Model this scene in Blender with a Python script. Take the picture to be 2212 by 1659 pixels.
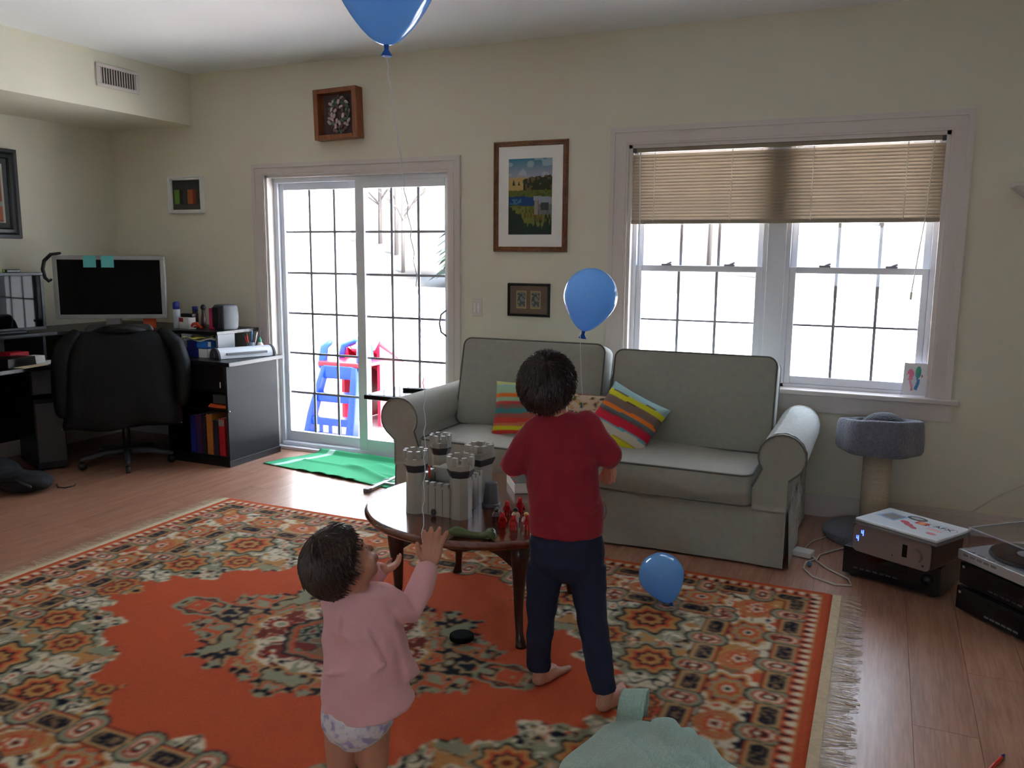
import bpy, bmesh, math, random
import numpy as np
from mathutils import Matrix, Vector, Euler
R_ = math.radians
random.seed(7); RNG = np.random.RandomState(11)
for o in list(bpy.data.objects): bpy.data.objects.remove(o)
SC = bpy.context.scene; COL = SC.collection

# ------------------------------------------------------------------ camera
cam_d = bpy.data.cameras.new('camera'); cam = bpy.data.objects.new('camera', cam_d); COL.objects.link(cam)
cam_d.sensor_width = 36.0; cam_d.lens = 1805.0/2212*36; cam_d.clip_start = .05; cam_d.clip_end = 400
_r = Vector((0.9141, 0.4055, 0.0084)); _u = Vector((-0.0696, 0.1364, 0.9882)); _f = Vector((-0.3995, 0.9039, -0.1529))
cam.matrix_world = Matrix(((_r.x, _u.x, -_f.x, 0), (_r.y, _u.y, -_f.y, -5.0362), (_r.z, _u.z, -_f.z, 1.491), (0, 0, 0, 1)))
SC.camera = cam

# ------------------------------------------------------------------ overcast sky, exposure
W = bpy.data.worlds.new('overcast_sky'); SC.world = W; W.use_nodes = True
bg = W.node_tree.nodes['Background']; bg.inputs[0].default_value = (0.79, 0.925, 1.10, 1); bg.inputs[1].default_value = 5.6
sun_d = bpy.data.lights.new('hazy_sun', 'SUN'); sun_d.energy = 62; sun_d.angle = R_(12); sun_d.color = (1, .98, .95)
sun = bpy.data.objects.new('hazy_sun', sun_d); COL.objects.link(sun); sun.rotation_euler = (0, R_(49), R_(-27))   # from behind the house: lights the snow beyond the deck, and the rear floor through the added window
vs = SC.view_settings; vs.view_transform = 'Standard'; vs.look = 'None'; vs.gamma = 1; vs.exposure = 0.40
vs.use_curve_mapping = False
cy = SC.cycles; cy.max_bounces = 10; cy.diffuse_bounces = 6; cy.glossy_bounces = 4; cy.transmission_bounces = 4
cy.transparent_max_bounces = 16; cy.caustics_reflective = False; cy.caustics_refractive = False
cy.use_denoising = True; cy.sample_clamp_indirect = 20
def portal(name, loc, rot, sx, sy):                     # tells the renderer where daylight enters
    l = bpy.data.lights.new(name, 'AREA'); l.shape = 'RECTANGLE'; l.size = sx; l.size_y = sy; l.cycles.is_portal = True
    o = bpy.data.objects.new(name, l); o.location = loc; o.rotation_euler = rot; COL.objects.link(o)
portal('daylight_door', (-3.465, .2, 1.03), (R_(-90), 0, 0), 1.54, 2.05)
portal('daylight_window', (-.60, .2, 1.45), (R_(-90), 0, 0), 1.73, 1.42)
portal('daylight_rear_added', (-.2, -7.75, 1.5), (R_(90), 0, 0), 1.2, .9)  # portal of the added rear window

# ------------------------------------------------------------------ materials
def lin(c):
    return tuple(((v/255)/12.92 if v/255 <= .04045 else ((v/255+.055)/1.055)**2.4) for v in c) + (1,)
MATS = {}
def mat(name, col, rough=.6, metal=0.0, noise=0.0, nscale=8.0, bump=0.0, bscale=60.0, emit=0.0, stretch=None,
        spec=.5, alpha=1.0, sheen=0.0, coat=0.0, trans=0.0, sss=0.0, vary=0.0):
    m = bpy.data.materials.new(name); m.use_nodes = True; nt = m.node_tree; b = nt.nodes['Principled BSDF']
    b.inputs['Roughness'].default_value = rough; b.inputs['Metallic'].default_value = metal
    b.inputs['Specular IOR Level'].default_value = spec
    if sheen: b.inputs['Sheen Weight'].default_value = sheen
    if coat: b.inputs['Coat Weight'].default_value = coat; b.inputs['Coat Roughness'].default_value = .05
    if alpha < 1: b.inputs['Alpha'].default_value = alpha
    if sss: b.inputs['Subsurface Weight'].default_value = sss; b.inputs['Subsurface Radius'].default_value = (.012, .005, .003)
    tc = nt.nodes.new('ShaderNodeTexCoord'); vec = tc.outputs['Object']
    if stretch:
        mp = nt.nodes.new('ShaderNodeMapping'); mp.inputs['Scale'].default_value = stretch
        nt.links.new(vec, mp.inputs[0]); vec = mp.outputs[0]
    if col == 'attr':
        a = nt.nodes.new('ShaderNodeAttribute'); a.attribute_name = 'Col'; src = a.outputs['Color']
    else:
        rgb = nt.nodes.new('ShaderNodeRGB'); rgb.outputs[0].default_value = lin(col); src = rgb.outputs[0]
    if noise:
        n = nt.nodes.new('ShaderNodeTexNoise'); n.inputs['Scale'].default_value = nscale; n.inputs['Detail'].default_value = 5
        nt.links.new(vec, n.inputs['Vector'])
        mr = nt.nodes.new('ShaderNodeMapRange'); mr.inputs['From Min'].default_value = .25; mr.inputs['From Max'].default_value = .75
        mr.inputs['To Min'].default_value = 1-noise; mr.inputs['To Max'].default_value = 1+noise
        nt.links.new(n.outputs['Fac'], mr.inputs['Value'])
        mx = nt.nodes.new('ShaderNodeVectorMath'); mx.operation = 'SCALE'
        nt.links.new(src, mx.inputs[0]); nt.links.new(mr.outputs[0], mx.inputs['Scale']); src = mx.outputs[0]
    if vary:
        oi = nt.nodes.new('ShaderNodeObjectInfo')
        mr = nt.nodes.new('ShaderNodeMapRange'); mr.inputs['To Min'].default_value = 1-vary; mr.inputs['To Max'].default_value = 1+vary
        nt.links.new(oi.outputs['Random'], mr.inputs['Value'])
        mx = nt.nodes.new('ShaderNodeVectorMath'); mx.operation = 'SCALE'
        nt.links.new(src, mx.inputs[0]); nt.links.new(mr.outputs[0], mx.inputs['Scale']); src = mx.outputs[0]
    nt.links.new(src, b.inputs['Base Color'])
    if emit:
        nt.links.new(src, b.inputs['Emission Color']); b.inputs['Emission Strength'].default_value = emit
    if bump:
        n2 = nt.nodes.new('ShaderNodeTexNoise'); n2.inputs['Scale'].default_value = bscale; n2.inputs['Detail'].default_value = 4
        nt.links.new(vec, n2.inputs['Vector'])
        bp = nt.nodes.new('ShaderNodeBump'); bp.inputs['Strength'].default_value = bump; bp.inputs['Distance'].default_value = .01
        nt.links.new(n2.outputs['Fac'], bp.inputs['Height']); nt.links.new(bp.outputs[0], b.inputs['Normal'])
    if trans:                                            # thin cloth or paper that lets light through
        t = nt.nodes.new('ShaderNodeBsdfTranslucent'); nt.links.new(src, t.inputs['Color'])
        ms = nt.nodes.new('ShaderNodeMixShader'); ms.inputs[0].default_value = trans
        nt.links.new(b.outputs[0], ms.inputs[1]); nt.links.new(t.outputs[0], ms.inputs[2])
        nt.links.new(ms.outputs[0], nt.nodes['Material Output'].inputs['Surface'])
    MATS[name] = m; return m
def add_wave(name, scale, strength, dist=.004):           # knitted ribs
    nt = MATS[name].node_tree; b = nt.nodes['Principled BSDF']; old = b.inputs['Normal'].links[0].from_node if b.inputs['Normal'].links else None
    tc = nt.nodes.new('ShaderNodeTexCoord'); w = nt.nodes.new('ShaderNodeTexWave'); w.inputs['Scale'].default_value = scale; w.inputs['Distortion'].default_value = 1.5; w.inputs['Detail'].default_value = 1
    v = nt.nodes.new('ShaderNodeTexVoronoi'); v.inputs['Scale'].default_value = scale*1.3
    nt.links.new(tc.outputs['Object'], w.inputs[0]); nt.links.new(tc.outputs['Object'], v.inputs['Vector'])
    m = nt.nodes.new('ShaderNodeMath'); m.operation = 'ADD'; nt.links.new(w.outputs['Fac'], m.inputs[0]); nt.links.new(v.outputs['Distance'], m.inputs[1])
    bp = nt.nodes.new('ShaderNodeBump'); bp.inputs['Strength'].default_value = strength; bp.inputs['Distance'].default_value = dist
    nt.links.new(m.outputs[0], bp.inputs['Height'])
    if old: nt.links.new(old.outputs[0], bp.inputs['Normal'])
    nt.links.new(bp.outputs[0], b.inputs['Normal'])
def glass_mat(name, tint=(1, 1, 1), ior=1.45, rough=.0):
    m = bpy.data.materials.new(name); m.use_nodes = True; nt = m.node_tree; nt.nodes.remove(nt.nodes['Principled BSDF'])
    t = nt.nodes.new('ShaderNodeBsdfTransparent'); t.inputs[0].default_value = tint + (1,)
    g = nt.nodes.new('ShaderNodeBsdfGlossy'); g.inputs['Roughness'].default_value = rough
    lw = nt.nodes.new('ShaderNodeLayerWeight'); lw.inputs['Blend'].default_value = .5
    pw_ = nt.nodes.new('ShaderNodeMath'); pw_.operation = 'POWER'; pw_.inputs[1].default_value = 5; nt.links.new(lw.outputs['Facing'], pw_.inputs[0])
    f = nt.nodes.new('ShaderNodeMath'); f.operation = 'MULTIPLY_ADD'; f.inputs[1].default_value = .8; f.inputs[2].default_value = .04; nt.links.new(pw_.outputs[0], f.inputs[0])
    ms = nt.nodes.new('ShaderNodeMixShader')
    nt.links.new(f.outputs[0], ms.inputs[0]); nt.links.new(t.outputs[0], ms.inputs[1]); nt.links.new(g.outputs[0], ms.inputs[2])
    nt.links.new(ms.outputs[0], nt.nodes['Material Output'].inputs['Surface']); MATS[name] = m; return m
def wood_mat(name, c1, c2, rough, scale, vary=.0, coat=0.0):
    m = bpy.data.materials.new(name); m.use_nodes = True; nt = m.node_tree; b = nt.nodes['Principled BSDF']
    b.inputs['Roughness'].default_value = rough
    if coat: b.inputs['Coat Weight'].default_value = coat; b.inputs['Coat Roughness'].default_value = .2 if vary else .14
    tc = nt.nodes.new('ShaderNodeTexCoord'); mp = nt.nodes.new('ShaderNodeMapping'); mp.inputs['Scale'].default_value = scale
    oi = nt.nodes.new('ShaderNodeObjectInfo'); sc = nt.nodes.new('ShaderNodeVectorMath'); sc.operation = 'SCALE'
    cb = nt.nodes.new('ShaderNodeCombineXYZ'); nt.links.new(oi.outputs['Random'], cb.inputs[0]); nt.links.new(oi.outputs['Random'], cb.inputs[1])
    nt.links.new(cb.outputs[0], sc.inputs[0]); sc.inputs['Scale'].default_value = 37 if vary else 0
    ad = nt.nodes.new('ShaderNodeVectorMath'); nt.links.new(tc.outputs['Object'], ad.inputs[0]); nt.links.new(sc.outputs[0], ad.inputs[1])
    nt.links.new(ad.outputs[0], mp.inputs[0])
    n = nt.nodes.new('ShaderNodeTexNoise'); n.inputs['Scale'].default_value = 1; n.inputs['Detail'].default_value = 6; n.inputs['Distortion'].default_value = .6
    nt.links.new(mp.outputs[0], n.inputs['Vector'])
    n3 = nt.nodes.new('ShaderNodeTexNoise'); n3.inputs['Scale'].default_value = 4.5; n3.inputs['Detail'].default_value = 3
    nt.links.new(mp.outputs[0], n3.inputs['Vector'])
    av = nt.nodes.new('ShaderNodeMath'); av.operation = 'ADD'; nt.links.new(n.outputs['Fac'], av.inputs[0]); nt.links.new(n3.outputs['Fac'], av.inputs[1])
    cr = nt.nodes.new('ShaderNodeValToRGB'); e = cr.color_ramp.elements
    e[0].position = .38; e[0].color = lin(c1); e[1].position = .62; e[1].color = lin(c2)
    hf = nt.nodes.new('ShaderNodeMath'); hf.operation = 'MULTIPLY'; hf.inputs[1].default_value = .5; nt.links.new(av.outputs[0], hf.inputs[0])
    nt.links.new(hf.outputs[0], cr.inputs[0]); src = cr.outputs[0]
    if vary:
        mr = nt.nodes.new('ShaderNodeMapRange'); mr.inputs['To Min'].default_value = 1-vary; mr.inputs['To Max'].default_value = 1+vary
        nt.links.new(oi.outputs['Random'], mr.inputs['Value'])
        mx = nt.nodes.new('ShaderNodeVectorMath'); mx.operation = 'SCALE'
        nt.links.new(src, mx.inputs[0]); nt.links.new(mr.outputs[0], mx.inputs['Scale']); src = mx.outputs[0]
    nt.links.new(src, b.inputs['Base Color'])
    bp = nt.nodes.new('ShaderNodeBump'); bp.inputs['Strength'].default_value = .12; bp.inputs['Distance'].default_value = .003
    nt.links.new(hf.outputs[0], bp.inputs['Height']); nt.links.new(bp.outputs[0], b.inputs['Normal'])
    MATS[name] = m; return m

mat('wall_paint', (222, 218, 200), .75, noise=.03, nscale=3, bump=.05, bscale=200)
mat('ceiling_paint', (238, 240, 240), .85, bump=.05, bscale=150)
mat('bounce_vinyl', (214, 212, 208), .5)
mat('trim_paint', (214, 205, 200), .4)
mat('vinyl', (225, 228, 236), .35)
mat('grille', (150, 152, 162), .45)
glass_mat('pane_glass')
wood_mat('laminate', (156, 108, 86), (182, 136, 112), .36, (26, 1.6, 10), vary=.04, coat=.25)
wood_mat('cherry', (76, 34, 20), (110, 54, 30), .16, (3, 30, 10), coat=.6)
wood_mat('cherry_shaded', (48, 22, 14), (72, 34, 20), .3, (3, 30, 10), coat=.2)  # cherry copy darkened for the shade under the tabletop
wood_mat('pine_frame', (120, 66, 34), (158, 92, 50), .4, (20, 20, 2.5))
wood_mat('gilt_wood', (98, 58, 34), (132, 84, 50), .35, (20, 20, 20))
mat('sofa_cloth', (158, 158, 148), .85, noise=.06, nscale=30, bump=.35, bscale=500, sheen=.35)
mat('sofa_piping', (104, 105, 98), .9)
mat('worn_backlit_cloth', (205, 208, 205), .95, noise=.1, nscale=40, bump=.6, bscale=300)  # pale from wear, with the window backlight put into the colour
mat('painted', 'attr', .8)
mat('painted_gloss', 'attr', .25)
mat('rug_pile', 'attr', .95, noise=.10, nscale=140, bump=.5, bscale=400, spec=.1)
mat('fringe', (204, 184, 152), .95, noise=.15, nscale=60)
mat('cloth_attr', 'attr', .95, bump=.3, bscale=450, spec=.2)
mat('mint_knit', (214, 246, 234), .95, noise=.10, nscale=120, bump=.9, bscale=260, stretch=(1, 2.2, 1), sheen=.2)
add_wave('mint_knit', 60, .45)
mat('towel_green', 'attr', .95, bump=.4, bscale=500)
mat('red_jersey', (146, 42, 54), .9, noise=.08, nscale=22, bump=.35, bscale=24, sheen=.1, spec=.2)
mat('navy_jersey', (42, 45, 66), .9, noise=.1, nscale=20, bump=.35, bscale=22, spec=.2)
mat('pink_knit', (226, 174, 177), .92, noise=.05, nscale=300, bump=.35, bscale=26, sheen=.2, spec=.2)
mat('diaper_print', 'attr', .8)
mat('diaper', (214, 208, 216), .8, noise=.07, nscale=45, bump=.6, bscale=30)
_m = mat('diaper_white', (222, 216, 222), .8, bump=.6, bscale=30); _nt = _m.node_tree
_n = _nt.nodes.new('ShaderNodeTexNoise'); _n.inputs['Scale'].default_value = 38; _c = _nt.nodes.new('ShaderNodeValToRGB'); _tc = _nt.nodes.new('ShaderNodeTexCoord')
_c.color_ramp.elements[0].position = .52; _c.color_ramp.elements[0].color = lin((222, 216, 222)); _c.color_ramp.elements[1].position = .64; _c.color_ramp.elements[1].color = lin((170, 160, 200))
_nt.links.new(_tc.outputs['Object'], _n.inputs['Vector']); _nt.links.new(_n.outputs['Fac'], _c.inputs[0]); _nt.links.new(_c.outputs[0], _nt.nodes['Principled BSDF'].inputs['Base Color'])
mat('skin', (192, 138, 114), .5, noise=.05, nscale=14, sss=.12)
mat('lip', (180, 95, 90), .45)
mat('eye_white', (235, 232, 228), .2); mat('iris', (45, 28, 20), .15)
mat('brow', (50, 34, 26), .8)
mat('hair_dark', (46, 32, 28), .42, noise=.35, nscale=60, bump=.6, bscale=90, stretch=(1, 1, .25))
mat('hair_brown', (56, 41, 33), .42, noise=.35, nscale=60, bump=.6, bscale=90, stretch=(1, 1, .25))
mat('balloon', (146, 204, 252), .12, spec=.6, trans=.5, coat=.3)
mat('balloon_knot', (40, 96, 180), .7, spec=.2)
mat('ribbon', (214, 218, 236), .3)
mat('black_wood', (18, 17, 19), .32, noise=.2, nscale=15)
mat('black_plastic', (22, 22, 24), .38)
mat('black_gloss', (10, 10, 12), .06)
mat('dark_grey', (62, 64, 70), .5)
mat('tower_grey', (62, 61, 60), .55)
mat('mid_grey', (120, 122, 126), .5)
mat('silver', (196, 198, 202), .32, metal=.5)
mat('chrome', (200, 202, 205), .2, metal=1)
mat('bezel_grey', (150, 148, 146), .45)
mat('white_plastic', (226, 226, 224), .35)
mat('white_paper', (235, 235, 232), .7)
mat('screen', (5, 5, 7), .03, spec=.09)
mat('teal_paper', (90, 180, 178), .7)
mat('leather', (10, 10, 11), .55, noise=.2, nscale=14, bump=.5, bscale=9, stretch=(1.8, 1.8, .4), spec=.22)
mat('castle_grey', (172, 170, 161), .4)
mat('castle_dark', (58, 58, 64), .45)
mat('castle_mid', (96, 98, 104), .45)
mat('toy_red', (184, 18, 24), .3); mat('toy_white', (228, 214, 206), .35); mat('toy_blue', (64, 130, 180), .35)
mat('toy_black', (22, 22, 25), .35); mat('toy_yellow', (196, 178, 96), .4); mat('toy_brown', (82, 56, 46), .45)
mat('toy_green', (92, 110, 70), .22, noise=.1, nscale=20)
mat('flag_orange', (232, 74, 48), .6)
mat('slide_blue', (18, 62, 156), .35); mat('slide_red', (156, 16, 42), .35)
mat('plush_grey', (112, 114, 130), 1, noise=.25, nscale=70, bump=1, bscale=120, sheen=.5)
mat('sisal', (228, 210, 184), .95, noise=.08, nscale=30, bump=.8, bscale=150, stretch=(.3, .3, 3))
mat('cat_fur', (34, 36, 46), .9, noise=.2, nscale=60, bump=.7, bscale=120, sheen=.3)
mat('amp_face', (140, 126, 122), .42, metal=.2)
mat('amp_wrap', (52, 36, 34), .4)
mat('led_blue', (60, 90, 255), .5, emit=6.0)
mat('sticker_black', (34, 34, 40), .4)
glass_mat('acrylic', (.93, .93, .95), 1.5, .05)
mat('cable_white', (206, 200, 192), .5)
mat('pen_red', (228, 52, 30), .3)
mat('blind_slat', (164, 148, 128), .6, trans=.07)
mat('blind_rail', (150, 136, 116), .45)
mat('blind_cord', (232, 228, 214), .7)
mat('pink_card', (190, 30, 92), .6); mat('orange_card', (222, 88, 36), .6)
mat('blue_card', (40, 120, 214), .45); mat('navy_card', (26, 40, 122), .5); mat('book_red', (178, 26, 42), .5)
mat('book_purple', (66, 36, 78), .5); mat('book_ochre', (176, 110, 46), .5); mat('book_dark', (40, 28, 38), .5)
mat('snow', (244, 246, 250), .9, bump=.4, bscale=2)
mat('deck_wood', (238, 234, 232), .8, noise=.1, nscale=10)
mat('siding', (238, 240, 242), .5)
mat('hill_ground', (128, 112, 104), 1, noise=.3, nscale=.6)
mat('bark', (62, 56, 54), .95, noise=.2, nscale=10)
mat('evergreen', (36, 50, 42), .95, noise=.3, nscale=3)

# ------------------------------------------------------------------ mesh building
class MB:
    def __init__(s): s.v = []; s.f = []; s.M = None
    def add(s, vs, fs):
        b = len(s.v)
        if s.M is not None: vs = [tuple(s.M @ Vector(v)) for v in vs]
        s.v += [tuple(v) for v in vs]; s.f += [tuple(i+b for i in f) for f in fs]; return s
    def bx(s, x0, x1, y0, y1, z0, z1):
        vs = [(x, y, z) for x in (x0, x1) for y in (y0, y1) for z in (z0, z1)]
        return s.add(vs, [(0, 1, 3, 2), (4, 6, 7, 5), (0, 4, 5, 1), (2, 3, 7, 6), (0, 2, 6, 4), (1, 5, 7, 3)])
    def cbox(s, c, size, rot=None):
        M0 = s.M; m = Matrix.Translation(c)
        if rot: m = m @ Euler(rot).to_matrix().to_4x4()
        s.M = m if M0 is None else M0 @ m
        s.bx(-size[0]/2, size[0]/2, -size[1]/2, size[1]/2, -size[2]/2, size[2]/2); s.M = M0; return s
    def rings(s, rs, cap=True):
        n = len(rs[0]); vs = [p for r in rs for p in r]; fs = []
        for i in range(len(rs)-1):
            for j in range(n): fs.append((i*n+j, i*n+(j+1) % n, (i+1)*n+(j+1) % n, (i+1)*n+j))
        if cap: fs.append(tuple(range(n-1, -1, -1))); fs.append(tuple((len(rs)-1)*n+j for j in range(n)))
        return s.add(vs, fs)
    def ell(s, spec, n=20, cap=True):                      # spec: (cx,cy,cz,rx,ry[,tilt_x,tilt_y])
        rs = []
        for e in spec:
            cx, cyy, cz, rx, ry = e[:5]; tx, ty = (e[5], e[6]) if len(e) > 5 else (0, 0)
            rs.append([(cx+rx*math.cos(a), cyy+ry*math.sin(a), cz+tx*rx*math.cos(a)+ty*ry*math.sin(a)) for a in [2*math.pi*k/n for k in range(n)]])
        return s.rings(rs, cap)
    def lathe(s, prof, n=24, c=(0, 0, 0), cap=True):
        return s.rings([[(c[0]+r*math.cos(2*math.pi*k/n), c[1]+r*math.sin(2*math.pi*k/n), c[2]+z) for k in range(n)] for r, z in prof], cap)
    def tube(s, pts, rad, n=8, cap=True, round_=False):
        P = [Vector(p) for p in pts]; Rr = list(rad) if hasattr(rad, '__len__') else [rad]*len(P)
        if round_:
            a = (P[0]-P[1]).normalized(); b = (P[-1]-P[-2]).normalized(); r0, r1 = Rr[0], Rr[-1]
            P = [P[0]+a*r0*.95, P[0]+a*r0*.7]+P+[P[-1]+b*r1*.7, P[-1]+b*r1*.95]; Rr = [r0*.3, r0*.72]+Rr+[r1*.72, r1*.3]
        T = [(P[min(i+1, len(P)-1)]-P[max(i-1, 0)]).normalized() for i in range(len(P))]
        u = T[0].orthogonal().normalized(); rs = []
        for i, p in enumerate(P):
            u = (u-T[i]*u.dot(T[i])).normalized(); w = T[i].cross(u)
            rs.append([tuple(p+(u*math.cos(2*math.pi*k/n)+w*math.sin(2*math.pi*k/n))*Rr[i]) for k in range(n)])
        return s.rings(rs, cap)
    def ball(s, c, r, n=14, m=9, rot=None):
        r = r if hasattr(r, '__len__') else (r, r, r); q = Euler(rot).to_matrix() if rot else None; rs = []
        for i in range(1, m):
            t = math.pi*i/m; row = []
            for k in range(n):
                a = 2*math.pi*k/n; v = Vector((r[0]*math.sin(t)*math.cos(a), r[1]*math.sin(t)*math.sin(a), -r[2]*math.cos(t)))
                if q: v = q @ v
                row.append((c[0]+v.x, c[1]+v.y, c[2]+v.z))
            rs.append(row)
        return s.rings(rs)
    def prism(s, poly, z0, z1):
        n = len(poly); vs = [(x, y, z0) for x, y in poly]+[(x, y, z1) for x, y in poly]
        fs = [tuple(range(n-1, -1, -1)), tuple(range(n, 2*n))]+[(i, (i+1) % n, n+(i+1) % n, n+i) for i in range(n)]
        return s.add(vs, fs)
    def grid(s, fn, nu, nv, thick=0.0):
        P = [[Vector(fn(i/nu, j/nv)) for j in range(nv+1)] for i in range(nu+1)]
        vs = [tuple(P[i][j]) for i in range(nu+1) for j in range(nv+1)]; k = nv+1
        fs = [(i*k+j, (i+1)*k+j, (i+1)*k+j+1, i*k+j+1) for i in range(nu) for j in range(nv)]
        if thick:
            b = len(vs); vs += [(x, y, z-thick) for x, y, z in vs]
            fs += [tuple(b+q for q in reversed(f)) for f in fs]
            rim = [i*k for i in range(nu+1)]+[nu*k+j for j in range(1, nv+1)]+[i*k+nv for i in range(nu-1, -1, -1)]+[j for j in range(nv-1, 0, -1)]
            fs += [(rim[q], b+rim[q], b+rim[(q+1) % len(rim)], rim[(q+1) % len(rim)]) for q in range(len(rim))]
        return s.add(vs, fs)
    def build(s, name, m, parent=None, smooth=False, bevel=0.0, seg=2, sub=0, world=False, voxel=0.0, smo=0, fold=None, keep=False):
        me = bpy.data.meshes.new(name); vs = s.v
        if world and parent is not None:
            inv = Matrix.Identity(4); p = parent; chain = []
            while p is not None: chain.append(p.matrix_basis.copy()); p = p.parent
            for q in reversed(chain): inv = inv @ q
            inv = inv.inverted(); vs = [tuple(inv @ Vector(v)) for v in vs]
        me.from_pydata(vs, [], s.f); me.update()
        if not keep:
            bm = bmesh.new(); bm.from_mesh(me); bmesh.ops.recalc_face_normals(bm, faces=bm.faces); bm.to_mesh(me); bm.free()
        me.materials.append(MATS[m] if isinstance(m, str) else m)
        if smooth: me.polygons.foreach_set('use_smooth', [True]*len(me.polygons))
        o = bpy.data.objects.new(name, me); COL.objects.link(o)
        if parent is not None: o.parent = parent
        if voxel:
            r = o.modifiers.new('remesh', 'REMESH'); r.mode = 'VOXEL'; r.voxel_size = voxel; r.use_smooth_shade = True
            if smo: q = o.modifiers.new('smooth', 'SMOOTH'); q.iterations = smo; q.factor = .5
            if fold:
                tx = bpy.data.textures.new('folds', 'CLOUDS'); tx.noise_scale = fold[1]; tx.noise_depth = 1
                d = o.modifiers.new('folds', 'DISPLACE'); d.texture = tx; d.strength = fold[0]; d.mid_level = .5; d.texture_coords = 'LOCAL'
        if bevel:
            b = o.modifiers.new('bevel', 'BEVEL'); b.width = bevel; b.segments = seg; b.limit_method = 'ANGLE'; b.angle_limit = R_(35)
            me.polygons.foreach_set('use_smooth', [True]*len(me.polygons))
            wn = o.modifiers.new('wn', 'WEIGHTED_NORMAL'); wn.keep_sharp = True
        if sub: q = o.modifiers.new('sub', 'SUBSURF'); q.levels = sub; q.render_levels = sub
        return o
def box(name, m, x0, x1, y0, y1, z0, z1, parent=None, bevel=0.0, **k):
    return MB().bx(x0, x1, y0, y1, z0, z1).build(name, m, parent, bevel=bevel, **k)
def thing(name, label, cat, loc=(0, 0, 0), rz=0.0, group=None):
    o = bpy.data.objects.new(name, None); COL.objects.link(o); o.empty_display_size = .05
    o.location = loc; o.rotation_euler = (0, 0, rz); return tag(o, label, cat, group)
def tag(o, label, cat, group=None):
    o['label'] = label; o['category'] = cat
    if group: o['group'] = group
    return o
def struct(o): o['kind'] = 'structure'; return o
def npgrid(name, P, C, m, parent=None, smooth=True, closed=False):
    """P (nu,nv,3) array of points, C (nu,nv,3) linear colours -> one mesh with a colour attribute"""
    nu, nv = P.shape[:2]; me = bpy.data.meshes.new(name); n = nu*nv
    idx = np.arange(n).reshape(nu, nv); q = np.stack([idx[:-1, :-1], idx[1:, :-1], idx[1:, 1:], idx[:-1, 1:]], -1).reshape(-1, 4)
    me.vertices.add(n); me.vertices.foreach_set('co', P.reshape(-1).astype(np.float32))
    me.loops.add(q.size); me.loops.foreach_set('vertex_index', q.reshape(-1).astype(np.int32))
    me.polygons.add(len(q)); me.polygons.foreach_set('loop_start', np.arange(0, q.size, 4, dtype=np.int32))
    me.update(calc_edges=True)
    a = me.color_attributes.new('Col', 'FLOAT_COLOR', 'POINT')
    a.data.foreach_set('color', np.concatenate([C.reshape(-1, 3), np.ones((n, 1))], 1).reshape(-1).astype(np.float32))
    if smooth: me.polygons.foreach_set('use_smooth', [True]*len(q))
    me.materials.append(MATS[m]); o = bpy.data.objects.new(name, me); COL.objects.link(o)
    if parent is not None: o.parent = parent
    return o
def paint_attr(o, fn):                                    # colour per vertex from its local position
    me = o.data; a = me.color_attributes.new('Col', 'FLOAT_COLOR', 'POINT')
    co = np.empty(len(me.vertices)*3, np.float32); me.vertices.foreach_get('co', co); co = co.reshape(-1, 3)
    c = fn(co); a.data.foreach_set('color', np.concatenate([c, np.ones((len(co), 1))], 1).reshape(-1).astype(np.float32))
def L3(c): return np.array(lin(c)[:3])
def vnoise(X, Y, seed=0):                                 # value noise
    r = np.random.RandomState(seed); T = r.rand(256, 256)
    xi = np.floor(X).astype(int); yi = np.floor(Y).astype(int); fx = X-xi; fy = Y-yi
    fx = fx*fx*(3-2*fx); fy = fy*fy*(3-2*fy); g = lambda a, b: T[a % 256, b % 256]
    return (g(xi, yi)*(1-fx)+g(xi+1, yi)*fx)*(1-fy)+(g(xi, yi+1)*(1-fx)+g(xi+1, yi+1)*fx)*fy
def copy_tree(o, parent=None):
    c = o.copy(); COL.objects.link(c)
    if parent is not None: c.parent = parent
    for ch in list(o.children): copy_tree(ch, c)
    return c

# ================================================================== ROOM
XL, XR, YF, H = -5.772, 3.2, -7.6, 2.816
fl = struct(box('floor', 'laminate', XL-.2, XR+.2, YF-.2, .15, -.12, -.009))
pw, pl = .192, 1.28
pm = MB().bx(-pw/2+.0007, pw/2-.0007, -pl/2+.0007, pl/2-.0007, -.009, 0)
me_plank = None; k = 0
nx = 0; x = XL+pw/2
while x < 2.0:
    y = 0.02-pl/2 - (.0, .83, .37, 1.11, .57)[nx % 5] + pl*.9
    while y > -5.4:
        y0, y1 = max(y-pl/2, -6.5), min(y+pl/2, .0)
        if y1-y0 > .05:
            if abs(y1-y0-pl) < 1e-6:
                if me_plank is None: o = pm.build('plank', 'laminate', fl); me_plank = o.data
                else: o = bpy.data.objects.new('plank', me_plank); COL.objects.link(o); o.parent = fl
                o.location = (x, y, 0)
            else:
                o = MB().bx(-pw/2+.0007, pw/2-.0007, (y0-y1)/2+.0007, (y1-y0)/2-.0007, -.009, 0).build('plank', 'laminate', fl)
                o.location = (x, (y0+y1)/2, 0)
        y -= pl
    x += pw; nx += 1
struct(box('ceiling', 'ceiling_paint', XL-.2, XR+.2, YF-.2, .15, H, H+.12))
DX0, DX1, DZ = -4.233, -2.696, 2.05
WX0, WX1, WZ0, WZ1 = -1.465, .263, .739, 2.15
b = MB()
b.bx(XL-.2, DX0, 0, .15, 0, H); b.bx(DX0, DX1, 0, .15, DZ, H); b.bx(DX1, WX0, 0, .15, 0, H)
b.bx(WX0, WX1, 0, .15, WZ1, H); b.bx(WX0, WX1, 0, .15, 0, WZ0-.03); b.bx(WX1, XR+.2, 0, .15, 0, H)
struct(b.build('wall_back', 'wall_paint'))
struct(box('wall_left', 'wall_paint', XL-.15, XL, YF, 0, 0, H))
struct(box('wall_right', 'wall_paint', XR, XR+.15, YF, 0, 0, H))
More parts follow.
